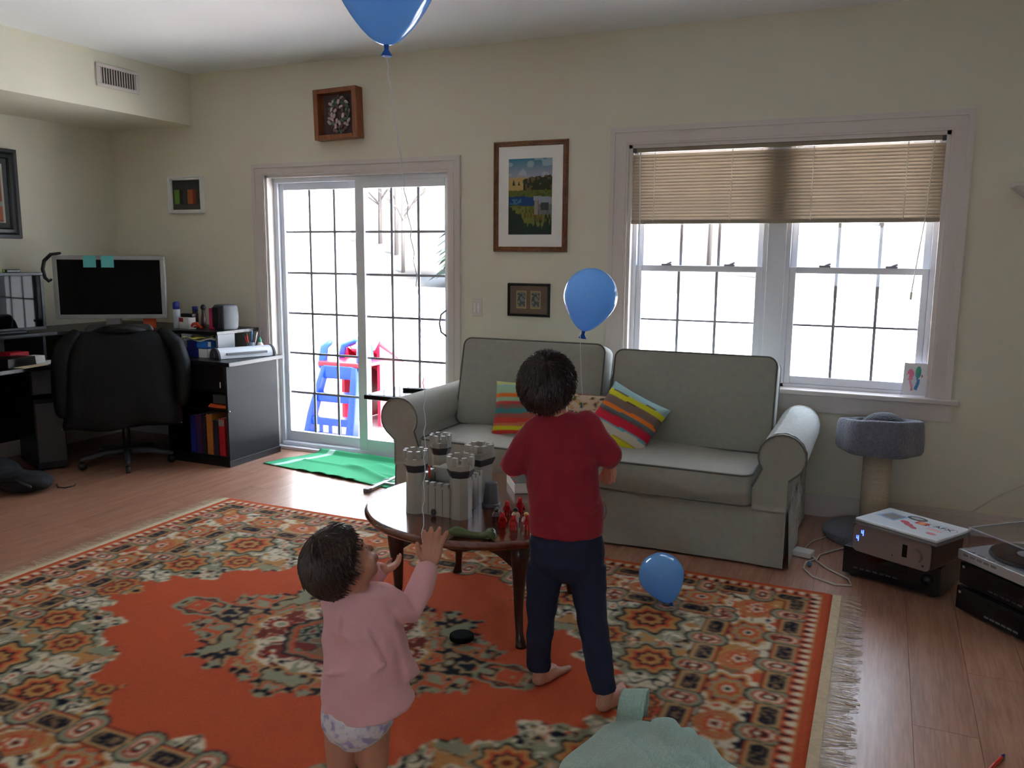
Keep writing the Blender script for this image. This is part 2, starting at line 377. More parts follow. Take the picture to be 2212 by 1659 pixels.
b = MB(); b.bx(XL-.15, -.8, YF-.15, YF, 0, H); b.bx(.4, XR+.15, YF-.15, YF, 0, H); b.bx(-.8, .4, YF-.15, YF, 0, 1.05); b.bx(-.8, .4, YF-.15, YF, 1.95, H)
struct(b.build('wall_front', 'wall_paint'))
struct(box('floor_rear_bounce', 'bounce_vinyl', XL, XR, YF, -5.9, -.009, .002))  # unseen pale floor, added to bounce rear sunlight onto the ceiling
so = MB().bx(XL, -4.905, YF, 0, 2.441, H).build('wall_soffit', 'wall_paint'); struct(so)
def base_prof(x0, x1): return MB().bx(x0, x1, -.014, 0, 0, .098).bx(x0, x1, -.010, 0, .098, .116).bx(x0, x1, -.006, 0, .116, .128)
o = base_prof(DX1+.09, XR).build('baseboard_back', 'trim_paint'); struct(o)
o = base_prof(XL, DX0-.11).build('baseboard_back_corner', 'trim_paint'); struct(o)
o = base_prof(0, -YF).build('baseboard_left', 'trim_paint'); o.rotation_euler = (0, 0, R_(90)); o.location = (XL, YF, 0); struct(o)

# unseen window added behind the camera to light the room from the rear
w2 = struct(box('window_rear_added', 'trim_paint', -.85, .45, YF-.15, YF+.03, 1.02, 1.05))
for x in (-.8, -.22, .36): box('window_frame', 'trim_paint', x, x+.04, YF-.1, YF-.04, 1.05, 1.95, w2)
for z in (1.05, 1.91): box('window_frame', 'trim_paint', -.8, .4, YF-.09, YF-.05, z, z+.04, w2)
for x in (-.76, -.18): box('pane', 'pane_glass', x, x+.54, YF-.072, YF-.068, 1.09, 1.91, w2)

# patio door
d1 = struct(MB().bx(DX0, DX1, -.004, .15, 0, .022).build('door_1', 'vinyl'))
b = MB()
def casing(b, x0, x1, z1, w0, w1, wt, z0=0):
    for (a0, a1, c0, c1) in ((x0-w0, x0, z0, z1), (x1, x1+w1, z0, z1), (x0-w0, x1+w1, z1, z1+wt)): b.bx(a0, a1, -.014, 0, c0, c1)
    b.bx(x0-w0, x0-w0+.03, -.022, -.0141, z0, z1+wt-.03); b.bx(x1+w1-.03, x1+w1, -.022, -.0141, z0, z1+wt-.03); b.bx(x0-w0, x1+w1, -.022, -.0141, z1+wt-.03, z1+wt)
    b.bx(x0-.042, x0-.012, -.018, -.0141, z0, z1+.012); b.bx(x1+.012, x1+.042, -.018, -.0141, z0, z1+.012); b.bx(x0-.042, x1+.042, -.018, -.0141, z1+.012, z1+.042)
casing(b, DX0, DX1, DZ, .11, .09, .084); b.build('casing', 'trim_paint', d1)
b = MB(); b.bx(DX0, DX0+.018, 0, .15, .022, DZ); b.bx(DX1-.012, DX1, 0, .15, .022, DZ); b.bx(DX0, DX1, 0, .15, DZ-.016, DZ); b.build('jamb', 'trim_paint', d1)
b = MB(); b.bx(DX0+.018, DX0+.052, .07, .15, .022, DZ-.016); b.bx(DX1-.03, DX1-.012, .045, .15, .022, DZ-.016); b.bx(DX0+.05, DX1-.03, .045, .15, DZ-.05, DZ-.016)
b.bx(DX0+.05, DX1-.03, .04, .15, .022, .05); b.build('door_frame', 'vinyl', d1)
def sash(x0, x1, y, st, top, bot, z0, z1, pins):
    s = MB(); s.bx(x0, x0+st[0], y-.018, y+.018, z0, z1); s.bx(x1-st[1], x1, y-.018, y+.018, z0, z1)
    s.bx(x0+st[0], x1-st[1], y-.018, y+.018, z1-top, z1); s.bx(x0+st[0], x1-st[1], y-.018, y+.018, z0, z0+bot)
    so = s.build('sash', 'vinyl', d1, bevel=.003)
    gx0, gx1, gz0, gz1 = x0+st[0], x1-st[1], z0+bot, z1-top
    box('pane', 'pane_glass', gx0, gx1, y-.002, y+.002, gz0, gz1, so)
    for i in (1, 2):
        xx = gx0+(gx1-gx0)*i/3; box('muntin', 'grille', xx-.009, xx+.009, y+.003, y+.011, gz0, gz1, so)
    for i in range(1, 6):
        zz = gz0+(gz1-gz0)*i/6; box('muntin', 'grille', gx0, gx1, y+.0035, y+.0105, zz-.008, zz+.008, so)
    return so
sash(-4.181, -3.42, .115, (.035, .07), .05, .075, .05, 2.0, 0)
s2 = sash(-3.478, -2.726, .065, (.072, .03), .055, .10, .035, 2.0, 0)
h = MB().tube([(-2.745, .046, .93), (-2.775, .025, .96), (-2.785, .02, 1.02), (-2.775, .025, 1.08), (-2.745, .046, 1.11)], .007, 8).build('handle', 'mid_grey', s2, smooth=True)

# double-hung window
w1 = struct(MB().bx(WX0-.145, WX1+.145, -.055, .10, WZ0-.028, WZ0).build('window_1', 'trim_paint', bevel=.006))
b = MB(); casing(b, WX0, WX1, WZ1, .114, .105, .102, WZ0); b.build('casing', 'trim_paint', w1)
b = MB(); b.bx(WX0-.12, WX1+.11, -.016, 0, WZ0-.125, WZ0-.028); b.bx(WX0-.115, WX1+.105, -.026, 0, WZ0-.055, WZ0-.028); b.build('apron', 'trim_paint', w1)
b = MB(); b.bx(WX0, WX0+.02, 0, .15, WZ0, WZ1); b.bx(WX1-.02, WX1, 0, .15, WZ0, WZ1); b.bx(WX0, WX1, 0, .15, WZ1-.02, WZ1); b.build('jamb', 'trim_paint', w1)
box('mullion', 'vinyl', -.637, -.534, .05, .15, WZ0, WZ1-.02, w1, bevel=.004)
def dh(x0, x1):
    f = MB(); f.bx(x0, x0+.025, .06, .15, WZ0, WZ1-.02); f.bx(x1-.025, x1, .06, .15, WZ0, WZ1-.02); f.bx(x0, x1, .06, .15, WZ0, WZ0+.018); f.build('window_frame', 'vinyl', w1)
    for (y, z0, z1, bt, tp) in ((.085, WZ0+.018, 1.435, .045, .036), (.118, 1.40, WZ1-.02, .036, .045)):
        a0, a1 = x0+.025, x1-.025; sw = .036
        s = MB(); s.bx(a0, a0+sw, y-.016, y+.016, z0, z1); s.bx(a1-sw, a1, y-.016, y+.016, z0, z1); s.bx(a0+sw, a1-sw, y-.016, y+.016, z0, z0+bt); s.bx(a0+sw, a1-sw, y-.016, y+.016, z1-tp, z1)
        so = s.build('sash', 'vinyl', w1, bevel=.003)
        g0, g1, h0, h1 = a0+sw, a1-sw, z0+bt, z1-tp
        box('pane', 'pane_glass', g0, g1, y-.002, y+.002, h0, h1, so)
        for i in (1, 2):
            xx = g0+(g1-g0)*i/3; box('muntin', 'grille', xx-.008, xx+.008, y+.003, y+.011, h0, h1, so)
        zz = (h0+h1)/2; box('muntin', 'grille', g0, g1, y+.0035, y+.0105, zz-.006, zz+.006, so)
        if z0 < 1:
            for xx in (a0+.19, a1-.19):
                l = MB().bx(xx-.03, xx+.03, y-.02, y+.012, z1, z1+.01); l.tube([(xx, y-.005, z1+.008), (xx+.03, y-.012, z1+.02)], .006, 6); l.build('latch', 'grille', so)
dh(WX0+.02, -.637); dh(-.534, WX1-.02)

# mini blind over the upper half of the window
bl = thing('mini_blind', 'beige slatted mini blind half raised over the window behind the sofa', 'blind', (-.60, .03, 2.128))
box('headrail', 'blind_rail', -.858, .858, -.014, .014, -.022, .002, bl, bevel=.002)
for xx in (-.84, .84): box('bracket', 'dark_grey', xx-.016, xx+.016, -.018, .018, -.024, .002, bl)
sl = None; ns = 21; pitch = (2.128-.034-1.706)/ns
smb = MB().grid(lambda u, v: (-.853+1.706*u, .0035*math.sin(math.pi*v)+.006*(v-.5)*2, .0118*(v-.5)*2), 2, 5)
for i in range(ns):
    z = -.036-pitch*(i+.5)
    if sl is None: o = smb.build('slat', 'blind_slat', bl, smooth=True); sl = o.data
    else: o = bpy.data.objects.new('slat', sl); COL.objects.link(o); o.parent = bl
    o.location = (0, 0, z)
box('bottom_rail', 'blind_rail', -.855, .855, -.011, .011, -.446, -.422, bl, bevel=.003)
for xx in (-.71, -.255, .19, .665): MB().tube([(xx, -.009, -.02), (xx, -.010, -.43)], .0022, 6).build('ladder_cord', 'blind_cord', bl)
MB().tube([(-.80, -.016, -.02), (-.79, -.02, -.42), (-.785, -.02, -.78)], .0035, 6).build('tilt_wand', 'vinyl', bl)
MB().tube([(.79, -.016, -.02), (.775, -.018, -.40), (.755, -.018, -.60), (.735, -.018, -.82)], .0025, 6).tube([(.735, -.018, -.82), (.733, -.018, -.86)], .006, 6).build('lift_cord', 'blind_cord', bl)

# ------------------------------------------------------------------ outdoors
gr = struct(MB().bx(-90, 60, .16, 110, -.72, -.62).build('ground', 'snow'))
HN = 60
hx = np.linspace(-110, 60, HN); hy = np.linspace(40, 100, 24); XX, YY = np.meshgrid(hx, hy, indexing='ij')
ZZ = -.75+np.clip((YY-42)/46, 0, 1)**1.1*10+vnoise(XX*.12+9, YY*.12, 3)*1.6*np.clip((YY-42)/10, 0, 1)
CC = np.where((vnoise(XX*.5, YY*.7, 5) > .62)[..., None], L3((96, 96, 98)), L3((52, 46, 43)))
hill = npgrid('hill', np.stack([XX, YY, ZZ], -1), CC, 'painted'); struct(hill)
dk = struct(MB().bx(-6.5, 1.5, .16, 3.2, -.30, -.20).build('deck', 'deck_wood'))
dbm = None
for i in range(21):
    if dbm is None: o = MB().bx(-4.0, 4.0, -.068, .068, -.03, 0).build('board', 'deck_wood', dk); dbm = o.data
    else: o = bpy.data.objects.new('board', dbm); COL.objects.link(o); o.parent = dk
    o.location = (-2.5, .24+i*.142, -.14)
    if i == 20: break
sd = struct(MB().bx(-7.5, -5.03, .16, 2.2, -.14, 3.1).build('wall_outside', 'siding'))
lap = None
for i in range(31):
    if lap is None:
        o = MB().add([(0, .16, 0), (.022, .16, 0), (.004, .16, .105), (0, .16, .105), (0, 2.22, 0), (.022, 2.22, 0), (.004, 2.22, .105), (0, 2.22, .105)],
                     [(0, 1, 2, 3), (7, 6, 5, 4), (0, 4, 5, 1), (1, 5, 6, 2), (2, 6, 7, 3), (3, 7, 4, 0)]).build('clapboard', 'siding', sd); lap = o.data
    else: o = bpy.data.objects.new('clapboard', lap); COL.objects.link(o); o.parent = sd
    o.location = (-5.03, 0, -.14+i*.104)
b = MB(); b.bx(-5.0, -4.96, 1.30, 1.36, -.1, 3.0); b.bx(-5.0, -4.97, 1.62, 1.66, -.1, 3.0); b.build('downpipe', 'siding', sd)

def bare_tree(x, y, z, hgt, seed, label):
    rnd = random.Random(seed); t = thing('bare_tree', label, 'tree', (x, y, z), 0, 'trees on the far slope')
    b = MB(); b.tube([(0, 0, -.3), (.05, 0, hgt*.4), (.1, .05, hgt*.75), (.0, .1, hgt)], [hgt*.013, hgt*.010, hgt*.006, hgt*.002], 6); b.build('trunk', 'bark', t, smooth=True)
    b = MB()
    def br(p, d, l, r, n):
        q = p+d*l; m = p+d*l*.5+Vector((rnd.uniform(-.1, .1), rnd.uniform(-.1, .1), .05))*l
        b.tube([p, m, q], [r, r*.7, r*.3], 4, cap=False)
        if n > 0:
            for _ in range(4):
                e = (d+Vector((rnd.uniform(-1, 1), rnd.uniform(-1, 1), rnd.uniform(-.1, .9)))*.75).normalized()
                br(p+d*l*rnd.uniform(.35, 1), e, l*rnd.uniform(.45, .7), r*.5, n-1)
    for i in range(11):
        a = rnd.uniform(0, 6.28); zz = hgt*rnd.uniform(.25, .92)
        br(Vector((.05, .03, zz)), Vector((math.cos(a), math.sin(a), rnd.uniform(.5, 1.2))).normalized(), hgt*.26*(1.15-zz/hgt*.6), hgt*.0055, 2)
    o = b.build('branches', 'bark', t); o['kind'] = 'stuff'
def evergreen(x, y, z, hgt, seed, label):
    rnd = random.Random(seed); t = thing('evergreen_tree', label, 'tree', (x, y, z), 0, 'trees on the far slope')
    MB().tube([(0, 0, -.3), (0, 0, hgt*.95)], [hgt*.018, .02], 6).build('trunk', 'bark', t)
    b = MB(); nl = 16
    for i in range(nl):
        zz = hgt*(.12+.85*i/nl); rr = hgt*.26*(1-i/nl)+.15; n = 11
        for k in range(n):
            a = 2*math.pi*k/n+rnd.uniform(-.25, .25); r2 = rr*rnd.uniform(.7, 1.1); w = rr*.24+.05
            p = [(0, 0, zz+hgt*.05), (math.cos(a-.3)*r2*.6, math.sin(a-.3)*r2*.6, zz-w*.2), (math.cos(a)*r2, math.sin(a)*r2, zz-r2*.35), (math.cos(a+.3)*r2*.6, math.sin(a+.3)*r2*.6, zz-w*.2)]
            b.add(p, [(0, 1, 2, 3)])
    o = b.build('boughs', 'evergreen', t); o['kind'] = 'stuff'
for i, (x, y, hg, lb) in enumerate([(-34, 50, 13, 'leafless tree seen through the middle of the right door panel'), (-31, 46, 11, 'slender leafless tree right of centre in the right door panel'), (-28, 52, 14, 'tall leafless tree just left of the evergreens in the door'),
        (-38, 54, 14, 'leafless tree at the left side of the right door panel'), (-15, 48, 12, 'leafless tree seen in the left half of the left window'), (-10.5, 50, 13, 'leafless tree seen in the right half of the left window'),
        (-6.0, 46, 11, 'leafless tree seen near the window mullion in the right window'), (-.5, 60, 14, 'large leafless tree in the middle of the right window'), (7, 47, 12, 'leafless tree at the right end of the right window')]):
    bare_tree(x, y, -.6+max(0, (y-42)/46)**1.1*10, hg, i+3, lb)
for i, (x, y, hg, lb) in enumerate([(-24.6, 43, 9, 'tall dark evergreen at the right edge of the patio door'), (-27.5, 58, 12, 'evergreen farther back behind the bare trees in the door'), (-22.2, 38, 3.2, 'small evergreen bush low at the right edge of the patio door')]):
    evergreen(x, y, -.6+max(0, (y-42)/46)**1.1*10, hg, i, lb)

# toy climbing slide on the deck
sld = thing('toy_slide', 'blue and red plastic toddler slide with ladder steps on the deck', 'slide', (-4.46, 1.02, -.14))
for s in (-1, 1):
    b = MB(); rs = []
    for (z, xx, yy, w, d) in ((0, .27, 0, .075, .06), (.2, .255, .05, .065, .055), (.45, .22, .13, .06, .05), (.62, .195, .19, .06, .05)):
        rs.append([(s*(xx-w), yy-d, z), (s*xx, yy-d*.7, z), (s*xx, yy+d, z), (s*(xx-w), yy+d, z)])
    b.rings(rs); b.build('side_rail', 'slide_blue', sld, bevel=.014)
for z, yy, w, hh in ((.10, .03, .2, .07), (.30, .10, .185, .085), (.505, .17, .165, .12)):
    MB().bx(-w, w, yy-.03, yy+.09, z, z+hh).build('step', 'slide_blue', sld, bevel=.012)
b = MB()
for xx in (-.10, .0, .10): b.bx(xx-.014, xx+.014, .0, .02, .03, .11)
b.bx(-.2, .2, 0, .02, .015, .035); b.build('kick_grid', 'slide_blue', sld)
MB().bx(-.23, .23, .15, .62, .61, .66).build('platform', 'slide_red', sld, bevel=.015)
for s in (-1, 1):
    MB().tube([(s*.21, .2, .62), (s*.2, .22, .78), (s*.16, .25, .82)], [.045, .04, .03], 10, round_=True).build('grip', 'slide_blue', sld, smooth=True)
MB().tube([(-.17, .42, .63), (-.14, .44, .78), (0, .45, .83), (.14, .44, .78), (.17, .42, .63)], .035, 10).build('arch', 'slide_blue', sld, smooth=True)
MB().grid(lambda u, v: (-.19+.38*u, .55+1.15*v, .655*(1-v)**1.05+.08+(.10 if u in (0, 1) else 0)), 6, 10, .02).build('chute', 'slide_red', sld, smooth=False)
for s in (-1, 1):
    MB().rings([[(s*.185, .5, .02), (s*.215, .5, .02), (s*.215, .5, .78), (s*.185, .5, .78)], [(s*.185, 1.7, 0), (s*.215, 1.7, 0), (s*.215, 1.7, .2), (s*.185, 1.7, .2)]]).build('chute_side', 'slide_red', sld)

# ------------------------------------------------------------------ wall things
av = thing('air_vent', 'cream metal air vent with vertical louvers on the soffit', 'vent', (-4.905, -.67, 2.66))
b = MB(); b.bx(0, .012, -.178, .178, -.075, -.052); b.bx(0, .012, -.178, .178, .052, .075); b.bx(0, .012, -.178, -.145, -.052, .052); b.bx(0, .012, .145, .178, -.052, .052); b.build('frame', 'trim_paint', av, bevel=.003)
box('backing', 'black_plastic', -.002, .001, -.15, .15, -.055, .055, av)
lv = None
for i in range(14):
    if lv is None: o = MB().cbox((0, 0, 0), (.008, .0055, .105), (0, 0, R_(25))).build('louver', 'trim_paint', av); lv = o.data
    else: o = bpy.data.objects.new('louver', lv); COL.objects.link(o); o.parent = av
    o.location = (.007, -.1365+i*.021, 0)
def frame_obj(name, label, cat, x0, x1, z0, z1, bw, dep, m, y=0.0, inner=None):
    t = thing(name, label, cat, ((x0+x1)/2, y, (z0+z1)/2)); w, h = (x1-x0)/2, (z1-z0)/2
    def ring(d0, w0, h0, d1, w1, h1): return [[(-w0, -d0, -h0), (w0, -d0, -h0), (w0, -d0, h0), (-w0, -d0, h0)], [(-w1, -d1, -h1), (w1, -d1, -h1), (w1, -d1, h1), (-w1, -d1, h1)]]
    b = MB()
    prof = [(0.001, 0), (dep, 0.004), (dep, bw*.35), (dep*.7, bw*.55), (dep*.75, bw*.85), (dep*.5, bw), (.001, bw)]
    rs = [[(-w+o_, -d, -h+o_), (w-o_, -d, -h+o_), (w-o_, -d, h-o_), (-w+o_, -d, h-o_)] for d, o_ in prof]
    b.rings(rs, cap=False); b.build('frame', m, t)
    return t, w-bw, h-bw
def picture(parent, name, w, h, y, fn, nu, nv, m='painted', cx=0, cz=0):
    u = np.linspace(0, 1, nu); v = np.linspace(0, 1, nv); U, V = np.meshgrid(u, v, indexing='ij')
    P = np.stack([cx+(U*2-1)*w, np.full_like(U, y), cz+(V*2-1)*h], -1)
    return npgrid(name, P, fn(U, V), m, parent)
def lerpmask(C, mask, col): C[mask] = L3(col); return C
def landscape(U, V):
    n1 = vnoise(U*6, V*14, 1); n2 = vnoise(U*22, V*30, 2); n3 = vnoise(U*40, V*16, 4)
    C = np.zeros(U.shape+(3,)); t = np.clip((V-.7)/.3, 0, 1)[..., None]
    C[:] = L3((176, 170, 182))*(1-t)+L3((60, 132, 158))*t
    C = np.where(((V > .78) & (n1 > .58))[..., None], C*.5+L3((190, 200, 205))*.5, C)
    C[(V < .74+.02*n1) & (V > .58)] = L3((188, 158, 100))
    tr = (V < .72+.05*n2+.06*(U-.4)) & (V > .57) & (U > .42-.1*(V < .74)+.05*n2); C[tr] = L3((56, 58, 36)); C[tr & (n2 > .66)] = L3((112, 92, 56))
    for cx in (.12, .24): C[(np.abs(U-cx) < .03*(.76-cx*.2-V)/.08) & (V > .65) & (V < .74-.1*(cx-.12))] = L3((44, 54, 40))
    C[(V <= .58+.01*n2)] = L3((104, 112, 44)); C[(V <= .58) & (n2 > .6)] = L3((84, 96, 40))
    C[(V < .49+.02*n1) & (V > .37+.04*(1-U)*n1) & (U < .63)] = L3((28, 66, 118)); C[(V < .47) & (V > .40) & (U < .3) & (n2 > .5)] = L3((66, 110, 150))
    low = V <= .38; C[low] = L3((112, 116, 46)); C[low & (n3 > .55)] = L3((88, 90, 38)); C[low & (n3 > .72)] = L3((112, 76, 40))
    C[(V < .36-.62*np.minimum(U, .55)+.1*n3) | (V < .07+.13*n3*(U > .5)*(1+(U > .85)))] = L3((36, 52, 42))
    hs = (U > .6) & (V > .26) & (V < .46); C[hs] = L3((112, 114, 118)); C[hs & (n3 > .6)] = L3((92, 94, 98)); C[hs & (U < .68)] = L3((142, 138, 124))
    C[(U > .58) & (V >= .45-.05*(U > .7)) & (V < .51-.04*(U-.6))] = L3((146, 152, 166)); C[(U > .75) & (U < .93) & (V > .32) & (V < .42)] = L3((66, 68, 72))
    return C
t, w, h = frame_obj('landscape_picture', 'large framed landscape painting with a white mat, left of the window', 'picture', -2.362, -1.852, 1.509, 2.206, .034, .024, 'gilt_wood')
box('mat_board', 'white_paper', -w, w, -.009, -.006, -h, h, t)
picture(t, 'painting', .15, .2375, -.0105, landscape, 90, 140)
t, w, h = frame_obj('photo_frame', 'small black frame holding two little prints above the sofa', 'picture', -2.259, -1.962, 1.092, 1.309, .018, .02, 'black_plastic')
box('mat_board', mat('brown_mat', (112, 94, 80), .8), -w, w, -.008, -.006, -h, h, t)
def oldprint(U, V):
    C = np.zeros(U.shape+(3,)); C[:] = L3((176, 150, 96)); inn = (np.abs(U-.5) < .4) & (np.abs(V-.5) < .42); C[inn] = L3((130, 132, 126))
    n = vnoise(U*9, V*11, 8); C[inn & (n > .5)] = L3((84, 90, 92)); C[inn & (n > .72)] = L3((58, 60, 58)); return C
for cx in (-.05, .05): picture(t, 'print', .036, .058, -.0095, oldprint, 26, 36, cx=cx, cz=.002)
t, w, h = frame_obj('shadow_box_frame', 'small white box frame with a dark picture of two drink cans', 'picture', -5.165, -4.816, 1.786, 2.069, .03, .035, 'white_plastic')
def cans(U, V):
    C = np.zeros(U.shape+(3,)); C[:] = L3((58, 58, 56))
    for cx, c1, c2 in ((.2, (112, 150, 60), (34, 38, 36)), (.68, (170, 92, 48), (120, 46, 34))):
        m_ = (np.abs(U-cx) < .15) & (V > .18) & (V < .68); C[m_] = L3(c1); C[m_ & (U > cx+.03)] = L3(c2)
    C[V < .16] = L3((74, 70, 64)); return C
picture(t, 'picture_print', w, h, -.006, cans, 50, 40)
wb = thing('wooden_box_frame', 'deep reclaimed wood box frame with a shell wreath above the patio door', 'picture', (-3.54, 0, 2.442), 0)
wb.rotation_euler = (0, R_(-1.5), 0)
b = MB(); b.bx(-.175, .175, -.012, 0, -.168, .168); b.build('back_panel', mat('slate_panel', (98, 80, 82), .8), wb)
b = MB(); b.bx(-.178, -.14, -.085, 0, -.17, .17); b.build('side_board', 'pine_frame', wb, bevel=.004)
b = MB(); b.bx(.14, .178, -.085, 0, -.17, .17); b.build('side_board', 'pine_frame', wb, bevel=.004)
b = MB(); b.bx(-.14, .14, -.085, 0, .138, .17); b.build('top_board', 'pine_frame', wb, bevel=.004)
b = MB(); b.bx(-.14, .14, -.085, 0, -.17, -.138); b.build('bottom_board', 'pine_frame', wb, bevel=.004)
shc = [mat('shell_pink', (206, 182, 182), .4), mat('shell_green', (90, 120, 96), .35), mat('shell_dark', (120, 96, 96), .5)]
for ring, n in ((.115, 22), (.085, 16), (.055, 9)):
    for i in range(n):
        a = 2*math.pi*i/n+ring*9
        b = MB().ball((0, 0, 0), (.021, .007, .013), 8, 5, (RNG.uniform(-.4, .4), RNG.uniform(0, 3), RNG.uniform(-.4, .4)))
        o = b.build('shell', shc[(0, 0, 1, 0, 2)[RNG.randint(5)]], wb, smooth=True); o.location = (math.cos(a)*ring*.72, -.024-RNG.uniform(0, .02), math.sin(a)*ring)
t, w, h = frame_obj('black_picture_frame', 'black framed picture on the left wall, cut by the photo edge', 'picture', -.31, .31, -.315, .315, .075, .03, 'black_plastic')
t.location = (XL, -1.155, 1.89); t.rotation_euler = (0, 0, R_(90))
box('mat_board', mat('charcoal_mat', (62, 66, 66), .8), -w, w, -.010, -.006, -h, h, t)
def redpic(U, V):
    C = np.zeros(U.shape+(3,)); C[:] = L3((120, 70, 60)); C[vnoise(U*5, V*7, 3) > .55] = L3((150, 84, 60)); C[(V < .35) & (vnoise(U*12, V*12, 6) > .6)] = L3((130, 140, 130))
    C[(np.abs(U-.5) > .47) | (np.abs(V-.5) > .48)] = L3((170, 165, 150)); return C
picture(t, 'picture_print', w-.035, h-.035, -.0115, redpic, 40, 50)
sw = thing('light_switch', 'cream double light switch between patio door and sofa', 'switch', (-2.485, 0, 1.14))
box('plate', 'trim_paint', -.038, .038, -.006, 0, -.058, .058, sw, bevel=.003)
for s in (-.014, .014): box('rocker', 'white_plastic', s-.010, s+.010, -.011, -.006, -.032, .032, sw, bevel=.002)
sh = thing('wall_shelf', 'small white bracket shelf on the wall right of the window', 'shelf', (.80, 0, 1.83))
box('board', 'trim_paint', -.25, .25, -.20, 0, .015, .035, sh, bevel=.004)
b = MB(); b.rings([[(-.24, -.19, .015), (.24, -.19, .015), (.24, 0, .015), (-.24, 0, .015)], [(-.13, -.06, -.08), (.13, -.06, -.08), (.13, 0, -.08), (-.13, 0, -.08)]]); b.build('bracket', 'trim_paint', sh)

# ================================================================== RUG
RCX, RCY, RA, RB = -1.84, -2.50, 1.725, 1.285
def rug():
    nu, nv = 560, 420
    x = np.linspace(-RA, RA, nu); y = np.linspace(-RB, RB, nv); X, Y = np.meshgrid(x, y, indexing='ij')
    O, CR, NV, GD, SG, DR, TN, BG = [L3(c) for c in ((200, 90, 56), (218, 206, 180), (38, 38, 50), (192, 140, 84), (150, 152, 126), (126, 54, 44), (176, 146, 106), (138, 110, 84))]
    C = np.empty(X.shape+(3,)); C[:] = O
    AX, AY = np.abs(X), np.abs(Y); wob = (vnoise(AX*20, AY*20, 1)-.5)*.03
    dx, dy = RA-AX, RB-AY; d = np.minimum(dx, dy); side = dy < dx; s = np.where(side, AX, AY)
    def curl(kx, seed, t0, t1):
        n = vnoise(AX*kx, AY*kx, seed)*.65+vnoise(AX*kx*2.1, AY*kx*2.1, seed+1)*.35; q = np.abs(n-.5); return q < t0, (q >= t0) & (q < t1), n
    # ---------- scrolls of the corner pieces, framing the plain field
    th = np.arctan2(AY/.80, AX/1.22); rr = np.maximum(AX/1.19+AY/1.08, AY/.82)
    lobe = -.03+.085*np.abs(np.sin(th*8))+.03*np.sin(th*27)+(vnoise(AX*26, AY*26, 9)-.5)*.09
    tip = .10*np.exp(-((th-.0)/.10)**2)+.07*np.exp(-((th-1.5708)/.16)**2)
    sp = rr > 1.0+lobe-tip
    l0, l1, n0 = curl(11, 21, .035, .085); k0, k1, n1 = curl(17, 31, .04, .10)
    C[sp & (n0 > .57)] = DR; C[sp & (n1 > .60)] = SG; C[sp & k1] = CR; C[sp & l1] = TN; C[sp & l0] = NV; C[sp & k0 & (n0 > .5)] = CR; n2 = vnoise(AX*9+3, AY*9+7, 41)*.6+vnoise(AX*23, AY*23, 43)*.4; q2 = np.abs(n2-.5); C[sp & (q2 < .075)] = CR; C[sp & (q2 < .02)] = NV; C[sp & (n2 > .70)] = GD; C[sp & (n1 < .30)] = SG; C[sp & (n0 < .24)] = NV
    edge = sp & (rr < 1.035+lobe-tip); C[edge & (vnoise(AX*40, AY*40, 3) > .35)] = SG; C[edge & (vnoise(AX*40, AY*40, 4) > .62)] = CR; C[edge & (vnoise(AX*36, AY*36, 8) > .70)] = NV
    # rosettes inside the corner pieces
    for (cx, cyy, r) in ((1.05, .68, .12), (.70, .76, .10), (1.14, .34, .10), (.28, .84, .075), (.92, .47, .085), (1.20, .03, .075), (.50, .66, .07)):
        q = np.sqrt((AX-cx)**2+(AY-cyy)**2)/r*(1+.13*np.cos(8*np.arctan2(AY-cyy, AX-cx)))
        m = sp & (q < 1.25)
        C[m] = SG; C[m & (q < 1.08)] = NV; C[m & (q < .95)] = GD; C[m & (q < .72)] = O; C[m & (q < .55)] = NV; C[m & (q < .42)] = GD; C[m & (q < .2)] = DR
    # ---------- medallion
    mx, my = AX/.63, AY/.44; ang = np.arctan2(my, mx); q = np.sqrt(mx**2+my**2)*(1+.05*np.cos(ang*10)+.03*np.cos(ang*26))+(vnoise(AX*30, AY*30, 12)-.5)*.12
    m = q < 1.0; C[m] = O; C[m & (n1 > .55)] = SG; C[m & k1] = TN; C[m & k0] = NV; C[m & (n1 < .3)] = SG; C[m & (q > .93) & (vnoise(AX*44, AY*44, 5) > .5)] = NV
    hx_ = np.maximum(AX/.40+AY/.62, AY/.30)*(1+.03*np.cos(ang*22)); m2 = hx_ < 1
    C[m2 & (hx_ > .93)] = GD; C[m2 & (hx_ <= .95)] = CR; C[m2 & (hx_ < .9) & k0] = NV; C[m2 & (hx_ < .9) & k1 & (n0 > .5)] = O; C[m2 & (n1 > .62)] = DR; C[m2 & (n1 < .27)] = SG
    h3 = np.maximum(AX/.25+AY/.42, AY/.20)*(1+.025*np.cos(ang*18)); m3 = h3 < 1
    C[m3] = NV; C[m3 & (h3 < .93)] = BG; C[m3 & (h3 < .86)] = O; m4 = h3 < .8; C[m4] = DR; C[m4 & (n1 > .5)] = BG; C[m4 & k1] = SG; C[m4 & k0] = NV; C[h3 < .3] = CR; C[h3 < .2] = O
    # pendants at both ends
    pq = np.sqrt(((AX-.71)/.13)**2+(AY/.085)**2)*(1+.08*np.cos(6*np.arctan2(AY, AX-.71)))+wob*3; pm_ = pq < 1
    C[pm_] = SG; C[pm_ & (pq < .86)] = NV; C[pm_ & (pq < .74)] = O; C[pm_ & (pq < .7) & k1] = TN; C[pm_ & (pq < .7) & k0] = NV; C[pm_ & (n1 > .6)] = SG
    # ---------- border bands, by distance from the edge
    P = .24
